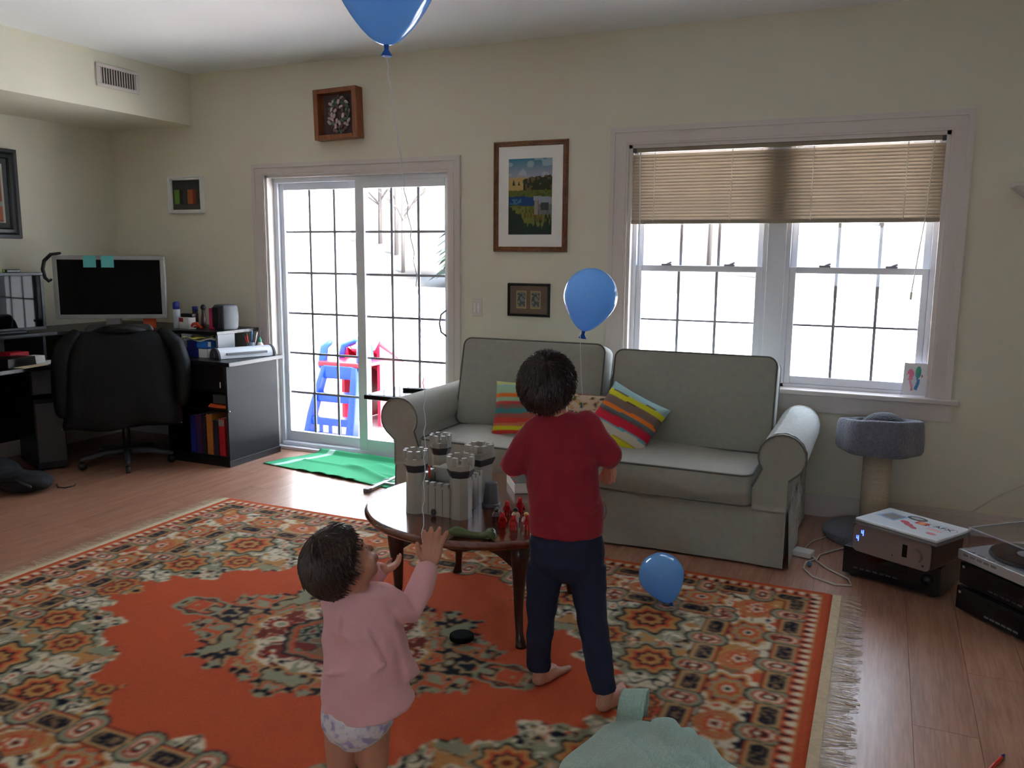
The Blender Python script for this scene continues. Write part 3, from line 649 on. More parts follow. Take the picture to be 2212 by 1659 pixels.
    def guard(d0, hw, flip):
        ph = ((s+(.5*P if flip else 0))/P) % 1.0; u = (ph-.5)*P; w = d-d0
        inb = np.abs(w) < hw
        C[inb] = np.where((n1 > .5)[..., None], CR, O)[inb]; C[inb & k0] = NV
        bar = np.maximum(np.abs(u)/.074+np.abs(w)/.16, np.abs(w)/.036)
        for lim, col in ((1.45, NV), (1.30, O), (1.16, GD), (1.02, TN), (.80, NV)): C[(bar < lim)] = col
        fine = (bar < .74) & (vnoise(s*120, d*120, 6) > .62); C[fine] = BG
        u2 = (((ph) % 1.0)-np.round(ph))*P; w2 = w-(.012 if not flip else .012)
        pal = np.sqrt((u2/.048)**2+(w2/.085)**2)*(1+.10*np.cos(4*np.arctan2(w2, u2)))
        for lim, col in ((1.12, NV), (1.0, SG), (.74, O), (.60, CR), (.46, O), (.34, NV), (.2, CR)): C[pal < lim] = col
        sc = (pal < .7) & k1; C[sc] = DR
    band = (d > .085) & (d < .47)
    main = (d > .195) & (d < .365); C[band] = CR; C[band & l1 & (n1 > .48)] = O; C[band & (n0 > .66)] = GD; C[band & l0] = BG; C[band & (n1 < .26)] = O; C[band & k0 & (n0 < .42)] = NV
    PH = .48
    for off, kind in ((0, 0), (.5, 1)):
        ph = (s/PH+off) % 1.0; u = (ph-.5)*PH; w = d-.285; an = np.arctan2(w, u)
        if kind == 0:
            q = np.sqrt((u/.11)**2+(w/.092)**2)*(1+.13*np.cos(8*an)); C[q < 1.12] = CR
            for lim, col in ((1.0, GD), (.84, O), (.66, SG), (.54, GD), (.40, O), (.22, CR), (.12, NV)): C[q < lim] = col
            C[(q < .84) & (q > .66) & (np.cos(8*an) < -.6)] = DR
        else:
            sp_ = np.abs(np.sqrt((u/.092)**2+(w/.078)**2)*1.0-.72+.10*np.sin(2*an)); C[sp_ < .25] = GD; C[sp_ < .13] = O; C[(sp_ < .04)] = TN
            q = np.sqrt((u/.045)**2+(w/.04)**2)*(1+.2*np.cos(5*an)); C[q < 1] = O; C[q < .6] = CR; C[q < .35] = DR
    guard(.135, .055, False); guard(.415, .055, True)
    tb = (d > .046) & (d < .088); tt = np.abs(((s/.05) % 1)-.5)*2; C[tb] = O; C[tb & (tt > .45) & (d-.046 < .04*tt)] = CR; C[tb & (tt < .28) & (d > .06)] = NV
    C[d < .048] = O; C[(d > .042) & (d < .047)] = GD
    # soften like woven pile
    for ax in (0, 1): C = (np.roll(C, 1, ax)+2*C+np.roll(C, -1, ax))/4
    Z = .011+.0012*vnoise(AX*60, AY*60, 2)+.0*X; e = np.clip(d/.012, 0, 1); Z = Z*e+.002*(1-e)
    rg = thing('persian_rug', 'orange and cream medallion rug with a floral border on the laminate floor', 'rug', (RCX, RCY, 0))
    npgrid('pile', np.stack([X, Y, Z], -1), C, 'rug_pile', rg)
    for sx in (-1, 1):
        b = MB(); b.bx(sx*RA, sx*(RA+.035), -RB, RB, .001, .006)
        for i in range(330):
            yy = -RB+2*RB*(i+.5)/330; gp = math.sin(i*.9)*.006; l = RNG.uniform(.06, .105); dv = RNG.uniform(-.018, .018)+.02*math.sin(i*.23)
            x0 = sx*(RA+.033); w = .0021
            pts = [(x0, yy, .005), (x0+sx*l*.5, yy+dv*.4+gp, .006), (x0+sx*l, yy+dv+gp*1.5, .002)]
            vs = []
            for p in pts: vs += [(p[0], p[1]-w, p[2]), (p[0], p[1]+w, p[2])]
            b.add(vs, [(0, 1, 3, 2), (2, 3, 5, 4)])
        o = b.build('fringe', 'fringe', rg, keep=True); o['kind'] = 'stuff'
rug()

# ================================================================== SOFA
sofa = thing('sofa', 'grey slipcovered two-seat sofa with rolled arms in front of the window', 'sofa', (-1.44, -.55, 0))
def wb_(): return MB()
b = MB(); b.bx(-2.36, -.53, -.97, -.10, .06, .295); b.bx(-2.36, -.53, -.28, -.08, .2, .79); b.build('frame', 'sofa_cloth', sofa, world=True, bevel=.03, seg=3)
# skirt, hanging panels with a slit at each corner
def skirt(x0, x1, y0, y1, n):
    def fn(u, v):
        px, py = x0+(x1-x0)*u, y0+(y1-y0)*u; wv = .006*math.sin(u*n)+.004*math.sin(u*n*2.3+1); out = .012*(1-v)
        nx, ny = (y1-y0), -(x1-x0); l = math.hypot(nx, ny); return (px+nx/l*(out+wv*(1-v)), py+ny/l*(out+wv*(1-v)), .012+.28*v)
    return MB().grid(fn, 40, 6)
skirt(-2.52, -.355, -.985, -.985, 14).build('skirt', 'sofa_cloth', sofa, world=True, smooth=True)
skirt(-.345, -.345, -.98, -.10, 6).build('skirt', 'sofa_cloth', sofa, world=True, smooth=True)
skirt(-2.53, -2.53, -.10, -.98, 6).build('skirt', 'sofa_cloth', sofa, world=True, smooth=True)
def arm(cx, sgn, cz, r, xi, xo, worn):
    # cross-section in xz: panel rising into an outward roll
    prof = []
    a0, a1 = (R_(215), R_(-60)) if sgn > 0 else (R_(-35), R_(240))
    for i in range(19):
        a = a0+(a1-a0)*i/18; prof.append((cx+r*math.cos(a), cz+r*math.sin(a)))
    # close via panel down to the floor line
    prof = [(xi, .28), (xi, .40)]+prof+[(xo, cz-r*1.05), (xo, .28)] if True else prof
    def ring(y, k=1.0, dz=0): return [(cx+(px-cx)*k, y, cz+(pz-cz)*k+dz) for px, pz in prof]
    b = MB(); b.rings([ring(-1.0, .90), ring(-1.012, .96), ring(-1.0, 1.0), ring(-.8), ring(-.5), ring(-.2), ring(-.10, 1.0), ring(-.085, .95)])
    a = b.build('arm', 'sofa_cloth', sofa, world=True, smooth=False, bevel=.006)
    p = [(px, -1.006, pz) for px, pz in prof[1:-1]]
    MB().tube(p, .005, 6).build('piping', 'sofa_piping', a, world=True, smooth=True)
    b = MB(); b.bx(min(xi, xo)+.01, max(xi, xo)-.006, -1.0, -.10, .02, .30); b.build('arm_skirt', 'sofa_cloth', a, world=True, bevel=.02)
    return a
aR = arm(-.385, 1, .555, .108, -.515, -.352, True); aL = arm(-2.485, -1, .56, .118, -2.355, -2.52, False)
# worn, cat-scratched cloth on the right arm's outer face, paled for window backlight
def wf(u, v):
    a = R_(115)+(R_(-40)-R_(115))*u; rr = .111+.002*math.sin(u*40+v*31); y = -.965+.80*v
    return (-.385+rr*math.cos(a), y, .555+rr*math.sin(a))
MB().grid(wf, 18, 24).build('worn_backlit_cloth', 'worn_backlit_cloth', aR, world=True, smooth=True)
b = MB()
for i in range(26):
    y = -.98+RNG.uniform(0, .45); z = .46-RNG.uniform(0, .28); x = -.345+RNG.uniform(0, .03)
    b.tube([(x, y, z), (x+.008, y-.005, z-.02), (x+.004, y+.004, z-.05-RNG.uniform(0, .03))], .0013, 4)
o = b.build('loose_threads', 'worn_backlit_cloth', aR, world=True); o['kind'] = 'stuff'
def cushion(name, w, d, h, parent, loc, rot, crown=.03, sag=None, m='sofa_cloth', pipe=True, nu=22, nv=22, boxy=.9):
    """box cushion in local xy (w,d), thickness h, with crowned faces and piped seams"""
    b = MB(); n = nu
    def side(k):                                        # rounded rectangle outline
        pts = []; rc = .05
        for (cx, cyy, a0) in ((w-rc, d-rc, 0), (-w+rc, d-rc, 90), (-w+rc, -d+rc, 180), (w-rc, -d+rc, 270)):
            for i in range(7): a = R_(a0+15*i); pts.append((cx+rc*math.cos(a), cyy+rc*math.sin(a)))
        return pts
    out = side(0); rs = []
    def sg(x, y): return sag(x, y) if sag else 0
    def lvl(k, z, cr): return [(x*k, y*k, z+cr*(1-k*k)+sg(x*k, y*k)) for x, y in out]
    seq = [(.02, -1), (.3, -1), (.6, -1), (.82, -1), (.94, -1), (.99, -1)]
    for k, _ in seq: rs.append(lvl(k, -h*.5, -crown))
    rs.append([(x*1.015, y*1.015, -h*.5+.008+sg(x, y)) for x, y in out]); rs.append([(x*1.02, y*1.02, sg(x, y)) for x, y in out]); rs.append([(x*1.015, y*1.015, h*.5-.008+sg(x, y)) for x, y in out])
    for k, _ in reversed(seq): rs.append(lvl(k, h*.5, crown))
    b.rings(rs); o = b.build(name, m, parent, smooth=True)
    o.location = loc; o.rotation_euler = rot
    if pipe:
        for z in (-h*.5+.003, h*.5-.003):
            p = [(x*1.012, y*1.012, z+sg(x, y)) for x, y in out]; MB().tube(p+[p[0], p[1]], .005, 6, cap=False).build('piping', 'sofa_piping', o, smooth=True)
    return o
ox, oy = 1.44, .55
cushion('seat_cushion', .91, .36, .155, sofa, (-1.44+ox, -.64+oy, .375), (0, 0, 0), .022, lambda x, y: .006*math.sin(x*7)+.004*math.sin(y*9+x*3))
cushion('back_cushion', .455, .265, .17, sofa, (-1.915+ox, -.385+oy, .70), (R_(77), R_(0), R_(0)), .045, lambda x, y: .008*math.sin(x*5+y*4))
cushion('back_cushion', .445, .255, .17, sofa, (-.945+ox, -.385+oy, .69), (R_(77), R_(0), R_(0)), .045, lambda x, y: .008*math.sin(x*6-y*5+2))

# ------------------------------------------------------------------ throw pillows
def pillow(name, label, cat, loc, rot, w, h, thick, colf, m='cloth_attr', group=None):
    t = thing(name, label, cat, loc, 0, group); t.rotation_euler = rot; n = 44
    u = np.linspace(-1, 1, n); U, V = np.meshgrid(u, u, indexing='ij')
    pin = 1-.07*(1-np.abs(U)**2)*0-.06*(np.cos(U*np.pi/2)*(np.abs(V)**3)); pinx = 1-.06*(np.cos(V*np.pi/2)*np.abs(U)**3)
    T = thick*np.clip((1-U**4)*(1-V**4), 0, 1)**.5*(.86+.14*vnoise(U*3+5, V*3+5, 3))
    for s, nm in ((1, 'front_cover'), (-1, 'back_cover')):
        npgrid(nm, np.stack([U*w*pinx, V*h*pin, s*T*.5], -1) if s > 0 else np.stack([-U*w*pinx, V*h*pin, -T*.5], -1), colf(U, V), m, t)
    return t
def stripes(seq, shift=0.0):
    def f(U, V):
        q = (1-(V+1)/2)+.012*np.sin(U*3); C = np.zeros(U.shape+(3,)); C[:] = L3(seq[-1][1]); prev = -1
        for lim, col in seq: C[(q <= lim) & (q > prev)] = L3(col); prev = lim
        return C
    return f
SA = [(.07, (196, 200, 130)), (.12, (150, 190, 186)), (.24, (160, 192, 158)), (.30, (230, 122, 50)), (.37, (160, 196, 160)), (.43, (186, 66, 64)), (.50, (132, 100, 92)), (.58, (66, 130, 132)), (.66, (160, 90, 80)), (.74, (206, 70, 62)), (.79, (206, 120, 84)), (.87, (212, 208, 48)), (.93, (206, 64, 62)), (1, (140, 188, 172))]
SB = [(.15, (160, 196, 202)), (.155, (90, 90, 80)), (.25, (214, 212, 50)), (.26, (100, 80, 70)), (.40, (132, 112, 104)), (.46, (232, 124, 44)), (.52, (96, 120, 126)), (.55, (120, 90, 90)), (.70, (206, 44, 66)), (.73, (90, 180, 196)), (.86, (206, 198, 184)), (.88, (190, 160, 60)), (1, (216, 212, 44))]
pillow('striped_pillow', 'striped pillow standing upright in the left corner of the sofa', 'pillow', (-1.845, -.655, .60), (R_(66), R_(-2), R_(6)), .20, .175, .13, stripes(SA), group='striped sofa pillows')
pillow('striped_pillow', 'striped pillow tilted on its corner against the right back cushion', 'pillow', (-1.245, -.665, .60), (R_(58), R_(0), R_(0)), .185, .165, .13, stripes(SB), group='striped sofa pillows').rotation_euler = (Euler((R_(60), 0, 0)).to_matrix() @ Euler((0, 0, R_(-24))).to_matrix()).to_euler()
def floral(U, V):
    C = np.zeros(U.shape+(3,)); C[:] = L3((206, 184, 160)); n = vnoise(U*7+9, V*7+9, 2); e = np.maximum(np.abs(U), np.abs(V))
    C[n > .58] = L3((196, 160, 92)); C[n > .70] = L3((92, 96, 76)); C[(V < .1) & (n < .32)] = L3((64, 84, 70)); C[(n > .46) & (n < .5)] = L3((186, 110, 96)); C[e > .88] = L3((150, 108, 92)); C[(e > .80) & (e < .84)] = L3((214, 196, 176)); return C
pillow('floral_pillow', 'small tapestry floral pillow lying behind the two striped ones', 'pillow', (-1.50, -.575, .585), (R_(64), 0, R_(-3)), .19, .135, .10, floral)

# ================================================================== COFFEE TABLE AND TOYS
TX, TY, TZ, TR = -1.462, -1.985, .465, .503
tb = thing('coffee_table', 'round cherry wood coffee table with curved legs under the toy castle', 'table', (TX, TY, 0))
MB().lathe([(TR-.03, TZ-.034), (TR-.008, TZ-.03), (TR, TZ-.02), (TR, TZ-.012), (TR-.008, TZ-.003), (TR-.02, TZ), (.001, TZ)], 72).build('tabletop', 'cherry', tb, smooth=False)
tb.children[0].data.polygons.foreach_set('use_smooth', [p.normal.z < .98 for p in tb.children[0].data.polygons])
for k in range(4):
    a = R_(45+90*k); c, s = math.cos(a), math.sin(a); rs = []
    for z, r, w in ((.432, .372, .036), (.36, .385, .036), (.31, .385, .030), (.24, .380, .023), (.15, .378, .018), (.06, .388, .015), (.022, .402, .020), (.011, .408, .024)):
        rs.append([(c*r+w*(c*math.cos(t)-s*math.sin(t)), s*r+w*(s*math.cos(t)+c*math.sin(t)), z) for t in [2*math.pi*j/12 for j in range(12)]])
    MB().rings(rs).build('leg', 'cherry_shaded', tb, smooth=True)
    a2 = a+R_(90); p0 = Vector((c*.375, s*.375)); p1 = Vector((math.cos(a2)*.375, math.sin(a2)*.375)); n2 = (p1-p0).normalized(); nn = Vector((n2.y, -n2.x)); b = MB(); top = []; N = 24
    rr = []
    for i in range(N+1):
        t = i/N; q = p0.lerp(p1, t); e = min(t, 1-t)*2; zb = .358-.05*math.exp(-((e-.0)/.22)**2)-.018*math.exp(-((e-1)/.25)**2)+.012*math.exp(-((e-.55)/.2)**2)
        rr.append([(q.x+nn.x*.011, q.y+nn.y*.011, zb), (q.x-nn.x*.011, q.y-nn.y*.011, zb), (q.x-nn.x*.011, q.y-nn.y*.011, .435), (q.x+nn.x*.011, q.y+nn.y*.011, .435)])
    b.rings(rr).build('apron', 'cherry_shaded', tb)
CG = 'castle_grey'
cas = thing('toy_castle', 'grey plastic toy castle with four battlement towers on the coffee table', 'toy castle', (-1.57, -2.08, TZ))
def tower(x, y, r, zc0, zc1, sides, label=None, rot=0):
    M = Matrix.Translation((x, y, 0)); parts = []
    def pts(rad, z): return [(x+rad*math.cos(2*math.pi*k/sides+rot), y+rad*math.sin(2*math.pi*k/sides+rot), z) for k in range(sides)]
    b = MB(); b.rings([pts(r*1.03, 0), pts(r*1.0, .03), pts(r*.97, zc0)]); t = b.build('tower', CG, cas)
    b = MB(); b.rings([pts(r*.99, zc0-.018), pts(r*1.22, zc0+.006), pts(r*1.22, zc0+.012), pts(r*1.0, zc0+.014)]); b.build('corbel', 'castle_dark', t)
    b = MB(); o1 = pts(r*1.18, zc0+.012); o2 = pts(r*1.24, zc1-.016); i2 = pts(r*.96, zc1-.016); i1 = pts(r*.92, zc0+.02); b.rings([o1, o2, i2, i1]); b.build('parapet', CG, t)
    m = sides if sides > 5 else 8
    for k in range(m):
        a = 2*math.pi*(k+.5)/m+rot
        if sides == 4:
            q = (k % 2)*.5+.25; A, B = pts(r*1.10, 0)[k//2], pts(r*1.10, 0)[(k//2+1) % 4]; px, py = A[0]+(B[0]-A[0])*q, A[1]+(B[1]-A[1])*q; a = math.atan2((A[1]+B[1])/2-y, (A[0]+B[0])/2-x)
        else: px, py = x+r*1.08*math.cos(a), y+r*1.08*math.sin(a)
        o = MB().cbox((px, py, zc1-.002), (r*.34, r*.47, .036), (0, 0, a)).build('merlon', CG, t, bevel=.0015)
    return t
o_ = (-1.57, -2.08)
tower(-1.665-o_[0], -2.215-o_[1], .040, .186, .240, 8, rot=.39)
tower(-1.468-o_[0], -2.205-o_[1], .044, .184, .234, 8, rot=.39)
t3 = tower(-1.700-o_[0], -1.945-o_[1], .038, .195, .246, 8, rot=.39)
t4 = tower(-1.508-o_[0], -1.960-o_[1], .056, .172, .226, 4, rot=.55)
MB().bx(.060, .064, -.018+.115, .018+.115, .05, .165).build('archway', 'castle_dark', t4)
def cwall(x0, y0, x1, y1, h, th=.016, nm=4, side=1):
    dx, dy = x1-x0, y1-y0; l = math.hypot(dx, dy); a = math.atan2(dy, dx); M = Matrix.Translation((x0, y0, 0)) @ Matrix.Rotation(a, 4, 'Z'); b = MB(); b.M = M
    b.bx(0, l, -th/2, th/2, 0, h); w = b.build('curtain_wall', CG, cas, bevel=.001)
    for i in range(nm):
        b = MB(); b.M = M; c = l*(i+.5)/nm; b.bx(c-l/nm*.30, c+l/nm*.30, -th/2-.002, th/2+.002, h-.002, h+.016); b.build('merlon', CG, w)
    for i in range(3):                                  # moulded panel joints
        b = MB(); b.M = M; c = l*(i+1)/4; b.bx(c-.0012, c+.0012, -th/2-.0006, th/2+.0006, .004, h*.96); b.build('joint', 'castle_mid', w)
    return w
wl = cwall(-.06, -.145, .07, -.150, .118); cwall(.098, -.105, .085, .09, .125, nm=5); cwall(-.10, -.10, -.125, .10, .12); cwall(-.10, .13, .02, .125, .13)
MB().bx(-.075, .08, -.12, .12, .085, .092).build('courtyard_deck', 'castle_mid', cas)
MB().bx(-.085, -.015, .01, .09, .092, .15).build('keep', CG, cas, bevel=.002)
MB().ball((.0, -.163, .016), (.012, .008, .014), 10, 6).build('gate_knob', 'castle_dark', wl, smooth=True)
b = MB(); b.add([(.121, -.098, .085), (.131, -.083, .085), (.131, -.083, .03), (.126, -.09, .038), (.121, -.098, .03), (.119, -.097, .085), (.129, -.082, .085), (.129, -.082, .03), (.124, -.089, .038), (.119, -.097, .03)],
    [(0, 1, 2, 3, 4), (9, 8, 7, 6, 5), (0, 5, 6, 1), (1, 6, 7, 2), (2, 7, 8, 3), (3, 8, 9, 4), (4, 9, 5, 0)]); b.build('flag', 'flag_orange', cas)
b = MB(); b.bx(-.058, -.050, -.10, -.095, .135, .185); b.build('flag', 'flag_orange', cas)
o = thing('toy_bucket', 'upturned dark grey plastic bucket beside the castle', 'bucket', (-1.425, -2.015, TZ))
MB().lathe([(.037, 0), (.0375, .012), (.034, .014), (.026, .098), (.023, .103), (.001, .104)], 24).build('body', 'castle_mid', o, bevel=0)
MB().lathe([(.0385, 0), (.039, .004), (.038, .011), (.036, .012)], 24).build('rim', 'castle_mid', o)
bx_ = thing('game_box', 'white box with a dark picture lid on the coffee table behind the boy', 'box', (-1.345, -1.66, TZ), R_(34))
MB().bx(-.14, .14, -.10, .10, 0, .045).build('tray', 'white_paper', bx_, bevel=.002)
def lid(U, V):
    C = np.zeros(U.shape+(3,)); C[:] = L3((62, 62, 70)); C[vnoise(U*5, V*5, 5) > .7] = L3((170, 60, 54)); C[V < .07] = L3((30, 32, 38)); return C
u = np.linspace(-1, 1, 30); U, V = np.meshgrid(u, u, indexing='ij'); npgrid('lid_picture', np.stack([U*.139, V*.099, np.full_like(U, .0458)], -1), lid(U/2+.5, V/2+.5), 'painted_gloss', bx_)
def figure(x, y, body, head, legs, label, hat, rz, cape=None, hair=None, group='toy figures on the coffee table', lie=False):
    t = thing('toy_figure', label, 'toy figure', (x, y, TZ), rz, group); t.scale = (1.3, 1.3, 1.3)
    for s in (-1, 1): MB().bx(s*.0044-.0038, s*.0044+.0038, -.0045, .0045, 0, .0155).build('leg', legs, t, bevel=.0008)
    MB().rings([[(-.0088, -.0045, .0155), (.0088, -.0045, .0155), (.0088, .0045, .0155), (-.0088, .0045, .0155)], [(-.0062, -.004, .0295), (.0062, -.004, .0295), (.0062, .004, .0295), (-.0062, .004, .0295)]]).build('torso', body, t, bevel=.0008)
    for s in (-1, 1): MB().tube([(s*.0075, 0, .028), (s*.0105, -.001, .022), (s*.0108, -.005, .0175)], [.0026, .0026, .0023], 8, round_=True).build('arm', body, t, smooth=True)
    MB().lathe([(.0045, .030), (.0058, .0315), (.0058, .038), (.0045, .0395), (.001, .0396)], 14).build('head', head, t, smooth=True)
    if hat == 'hood':
        b = MB(); b.lathe([(.0085, .0285), (.0078, .034), (.0066, .041), (.003, .0445), (.001, .0448)], 14); b.tube([(-.005, 0, .041), (-.006, 0, .048)], [.0022, .0008], 6); b.tube([(.005, 0, .041), (.006, 0, .048)], [.0022, .0008], 6); b.build('hood', body, t, smooth=True)
    if hat == 'hair': MB().ball((0, .001, .0375), (.0078, .0076, .0066), 12, 8).ball((0, .005, .032), (.0075, .004, .008), 12, 8).build('hair', hair, t, smooth=True)
    if cape: MB().rings([[(-.0085, .0052, .029), (.0085, .0052, .029), (.0085, .0062, .029), (-.0085, .0062, .029)], [(-.0125, .010, .003), (.0125, .010, .003), (.0125, .0115, .003), (-.0125, .0115, .003)]]).build('cape', cape, t)
    return t
def lb(s): return s
F = 'toy_red'
figure(-1.318, -2.195, 'mid_grey', 'toy_black', 'toy_brown', 'dark grey and brown toy figure standing next to the grey bucket', 'hair', .5, cape='toy_brown', hair='castle_mid')
figure(-1.312, -2.105, F, F, F, 'all red hooded toy figure, the back one near the bucket', 'hood', .2, cape=F)
figure(-1.268, -2.248, F, F, F, 'all red hooded toy figure, left one of the front pair', 'hood', .7, cape=F)
figure(-1.216, -2.262, F, F, F, 'all red hooded toy figure, right one of the front pair', 'hood', .3, cape=F)
figure(-1.284, -2.040, F, F, F, 'all red hooded toy figure, farthest back of the red ones', 'hood', -.2, cape=F)
figure(-1.246, -2.170, 'toy_white', 'toy_yellow', 'toy_white', 'white toy figure with black hair and a blue arm', 'hair', .3, cape='toy_blue', hair='toy_black')
figure(-1.188, -2.205, 'toy_white', 'toy_yellow', 'toy_white', 'white toy figure with yellow hair', 'hair', .2, hair='toy_yellow')
figure(-1.168, -2.235, F, F, F, 'red toy figure half hidden by the boy', 'hood', .1)
gt = thing('toy_bone', 'glossy olive green bone shaped toy lying at the table front', 'toy', (-1.315, -2.405, TZ), R_(14))
b = MB(); b.tube([(-.078, 0, .020), (-.066, 0, .021), (-.045, 0, .019), (-.01, 0, .0125), (.03, 0, .0115), (.05, 0, .015)], [.014, .020, .018, .012, .011, .014], 14, round_=True)
b.ball((.066, .006, .021), (.021, .018, .020), 14, 9); b.ball((.078, -.010, .017), (.014, .013, .0155), 12, 8); b.ball((-.070, .012, .017), (.014, .012, .0155), 12, 8)
b.build('body', 'toy_green', gt, voxel=.0028, smo=4)
# side table behind the sofa arm
s_ = thing('side_table', 'small black topped side table between patio door and sofa arm', 'table', (-2.83, -.42, 0))
MB().bx(-.16, .19, -.19, .21, .572, .60).build('tabletop', 'black_gloss', s_, bevel=.003)
for y in (-.12, .12): MB().bx(.165, .185, y-.012, y+.012, .02, .572).build('leg', 'black_plastic', s_)
MB().bx(-.08, -.055, -.30, .20, .004, .02).bx(-.055, .185, -.13, -.11, .004, .02).bx(-.055, .185, .11, .13, .004, .02).build('base_rail', 'silver', s_)
MB().bx(-.085, -.05, -.325, -.285, 0, .026).build('end_cap', 'mid_grey', s_)
rm = thing('remote_control', 'black remote control lying on the small side table', 'remote', (-2.76, -.32, .60), R_(10))
MB().bx(-.10, .10, -.022, .022, 0, .018).build('case', 'black_plastic', rm, bevel=.004)
for i in range(6): MB().bx(-.07+i*.022, -.058+i*.022, -.008, .008, .018, .0195).build('button', 'mid_grey', rm)

# ================================================================== DESK CORNER
BW = 'black_wood'
desk = thing('corner_desk', 'black corner desk with a raised monitor shelf along both walls', 'desk', (-5.2, -.6, 0))
poly = [(-5.765, -.02), (-4.69, -.02), (-4.69, -.60), (-5.085, -.98), (-4.99, -2.15), (-5.765, -2.15)]
MB().prism([(x+5.2, y+.6) for x, y in poly], .712, .74).build('desktop', BW, desk, bevel=.003)
hp = [(-5.765, -.02), (-4.325, -.02), (-4.325, -.46), (-4.62, -.47), (-5.30, -.97), (-5.29, -2.1), (-5.765, -2.1)]
h_ = MB().prism([(x+5.2, y+.6) for x, y in hp], .905, .93).build('monitor_shelf', BW, desk, bevel=.003)
for (x0, x1, y0, y1) in ((-4.347, -4.327, -.45, -.28), (-4.72, -4.70, -.42, -.03), (-5.74, -5.33, -1.06, -1.04), (-5.74, -5.33, -2.08, -2.06)):
    MB().bx(x0+5.2, x1+5.2, y0+.6, y1+.6, .742, .905).build('shelf_support', BW if x0 < -4.5 else 'mid_grey', desk)
MB().bx(-5.75+5.2, -5.02+5.2, -2.13+.6, -2.10+.6, 0, .712).build('end_panel', BW, desk); MB().bx(-5.75+5.2, -5.73+5.2, -2.1+.6, -.6+.6, .12, .712).build('back_panel', BW, desk)
tw = thing('computer_tower', 'dark grey computer tower under the left wing of the desk', 'computer', (-5.36, -1.10, 0), R_(-23))
MB().bx(-.22, .235, -.095, .095, .012, .50).build('case', 'black_plastic', tw, bevel=.006)
MB().bx(.236, .246, -.088, .088, .06, .47).build('front_panel', 'tower_grey', tw, bevel=.004)
for y in (-.07, .07): MB().bx(-.2, .22, y-.012, y+.012, 0, .012).build('foot', 'black_plastic', tw)
dr = thing('desk_drawer_unit', 'narrow grey fronted drawer box hung under the desk above the tower', 'drawer', (-5.36, -1.10, .53), R_(-23))
MB().bx(-.2, .25, -.105, .10, 0, .17).build('case', BW, dr); MB().bx(.251, .262, -.10, .095, .005, .168).build('drawer_front', 'tower_grey', dr, bevel=.003)
# right cabinet with open book shelf
cb = thing('desk_cabinet', 'black desk cabinet with open book shelves beside the patio door', 'cabinet', (-4.39, -.35, 0))
MB().bx(-.30, .325, -.285, .285, .712, .742).build('top', BW, cb, bevel=.003)
MB().bx(.262, .282, -.265, .26, .045, .712).build('side_panel', mat('black_laminate', (30, 30, 33), .6, spec=.25), cb)
MB().bx(-.285, -.265, -.265, .26, .045, .712).build('side_panel', BW, cb)
MB().bx(-.265, .262, .24, .26, .045, .712).build('back_panel', BW, cb); MB().bx(-.265, .262, -.26, .24, .045, .07).build('shelf', BW, cb); MB().bx(-.265, .262, -.25, .24, .385, .403).build('shelf', BW, cb); MB().bx(-.265, .262, -.25, .24, .525, .54).build('shelf', BW, cb)
MB().bx(-.29, .29, -.275, .265, 0, .045).build('plinth', BW, cb, bevel=.002)
d_ = MB().bx(-.262, .259, -.268, -.25, .542, .708).build('door', BW, cb, bevel=.002); MB().tube([(.235, -.280, .565), (.235, -.280, .60)], .004, 8, round_=True).build('handle', 'silver', d_)
MB().ball((.284, -.255, .395), .008, 10, 7).build('knob', 'chrome', cb, smooth=True)
def book(x, w, h, dpt, m, label, z=.07, lean=0.0, group='books on the low shelf of the black cabinet'):
    t = thing('book', label, 'book', (-4.39+x, -.35, z), 0, group); t.rotation_euler = (0, lean, 0)
    b = MB(); b.bx(-w/2, -w/2+.003, -.25, -.25+dpt, 0, h); b.bx(w/2-.003, w/2, -.25, -.25+dpt, 0, h); b.bx(-w/2, w/2, -.253, -.25, 0, h); b.build('cover', m, t)
    MB().bx(-w/2+.003, w/2-.003, -.25, -.255+dpt, .004, h-.004).build('pages', 'white_paper', t); return t
bk = book(.205, .052, .27, .20, 'book_red', 'thick red paperback at the right end of the cabinet shelf')
MB().bx(-.0255, .0255, -.2545, -.253, .215, .262).build('spine_label', 'bezel_grey', bk)
book(.15, .045, .25, .2, 'book_dark', 'dark bound book next to the red paperback')
book(.092, .05, .29, .2, 'book_ochre', 'tall ochre spined binder in the cabinet shelf')
book(.044, .035, .27, .2, 'book_dark', 'dark slim binder left of the ochre binder')
book(-.005, .05, .28, .2, 'book_purple', 'purple spined book left of the slim dark binder')
book(-.06, .05, .27, .2, 'navy_card', 'navy spined book, leftmost seen in the cabinet shelf')
o = thing('orange_packet', 'crumpled orange packet on the middle cabinet shelf', 'packet', (-4.25, -.54, .403)); MB().rings([[(-.09, -.03, 0), (.10, -.04, 0), (.10, .06, 0), (-.09, .06, 0)], [(-.07, -.02, .03), (.09, -.03, .022), (.09, .05, .03), (-.08, .05, .02)]]).build('wrapper', 'orange_card', o, bevel=.006)
o = thing('grey_case', 'small grey case on top of the orange packet', 'case', (-4.22, -.54, .434)); MB().bx(-.06, .08, -.04, .08, 0, .07).build('shell', 'dark_grey', o, bevel=.008)
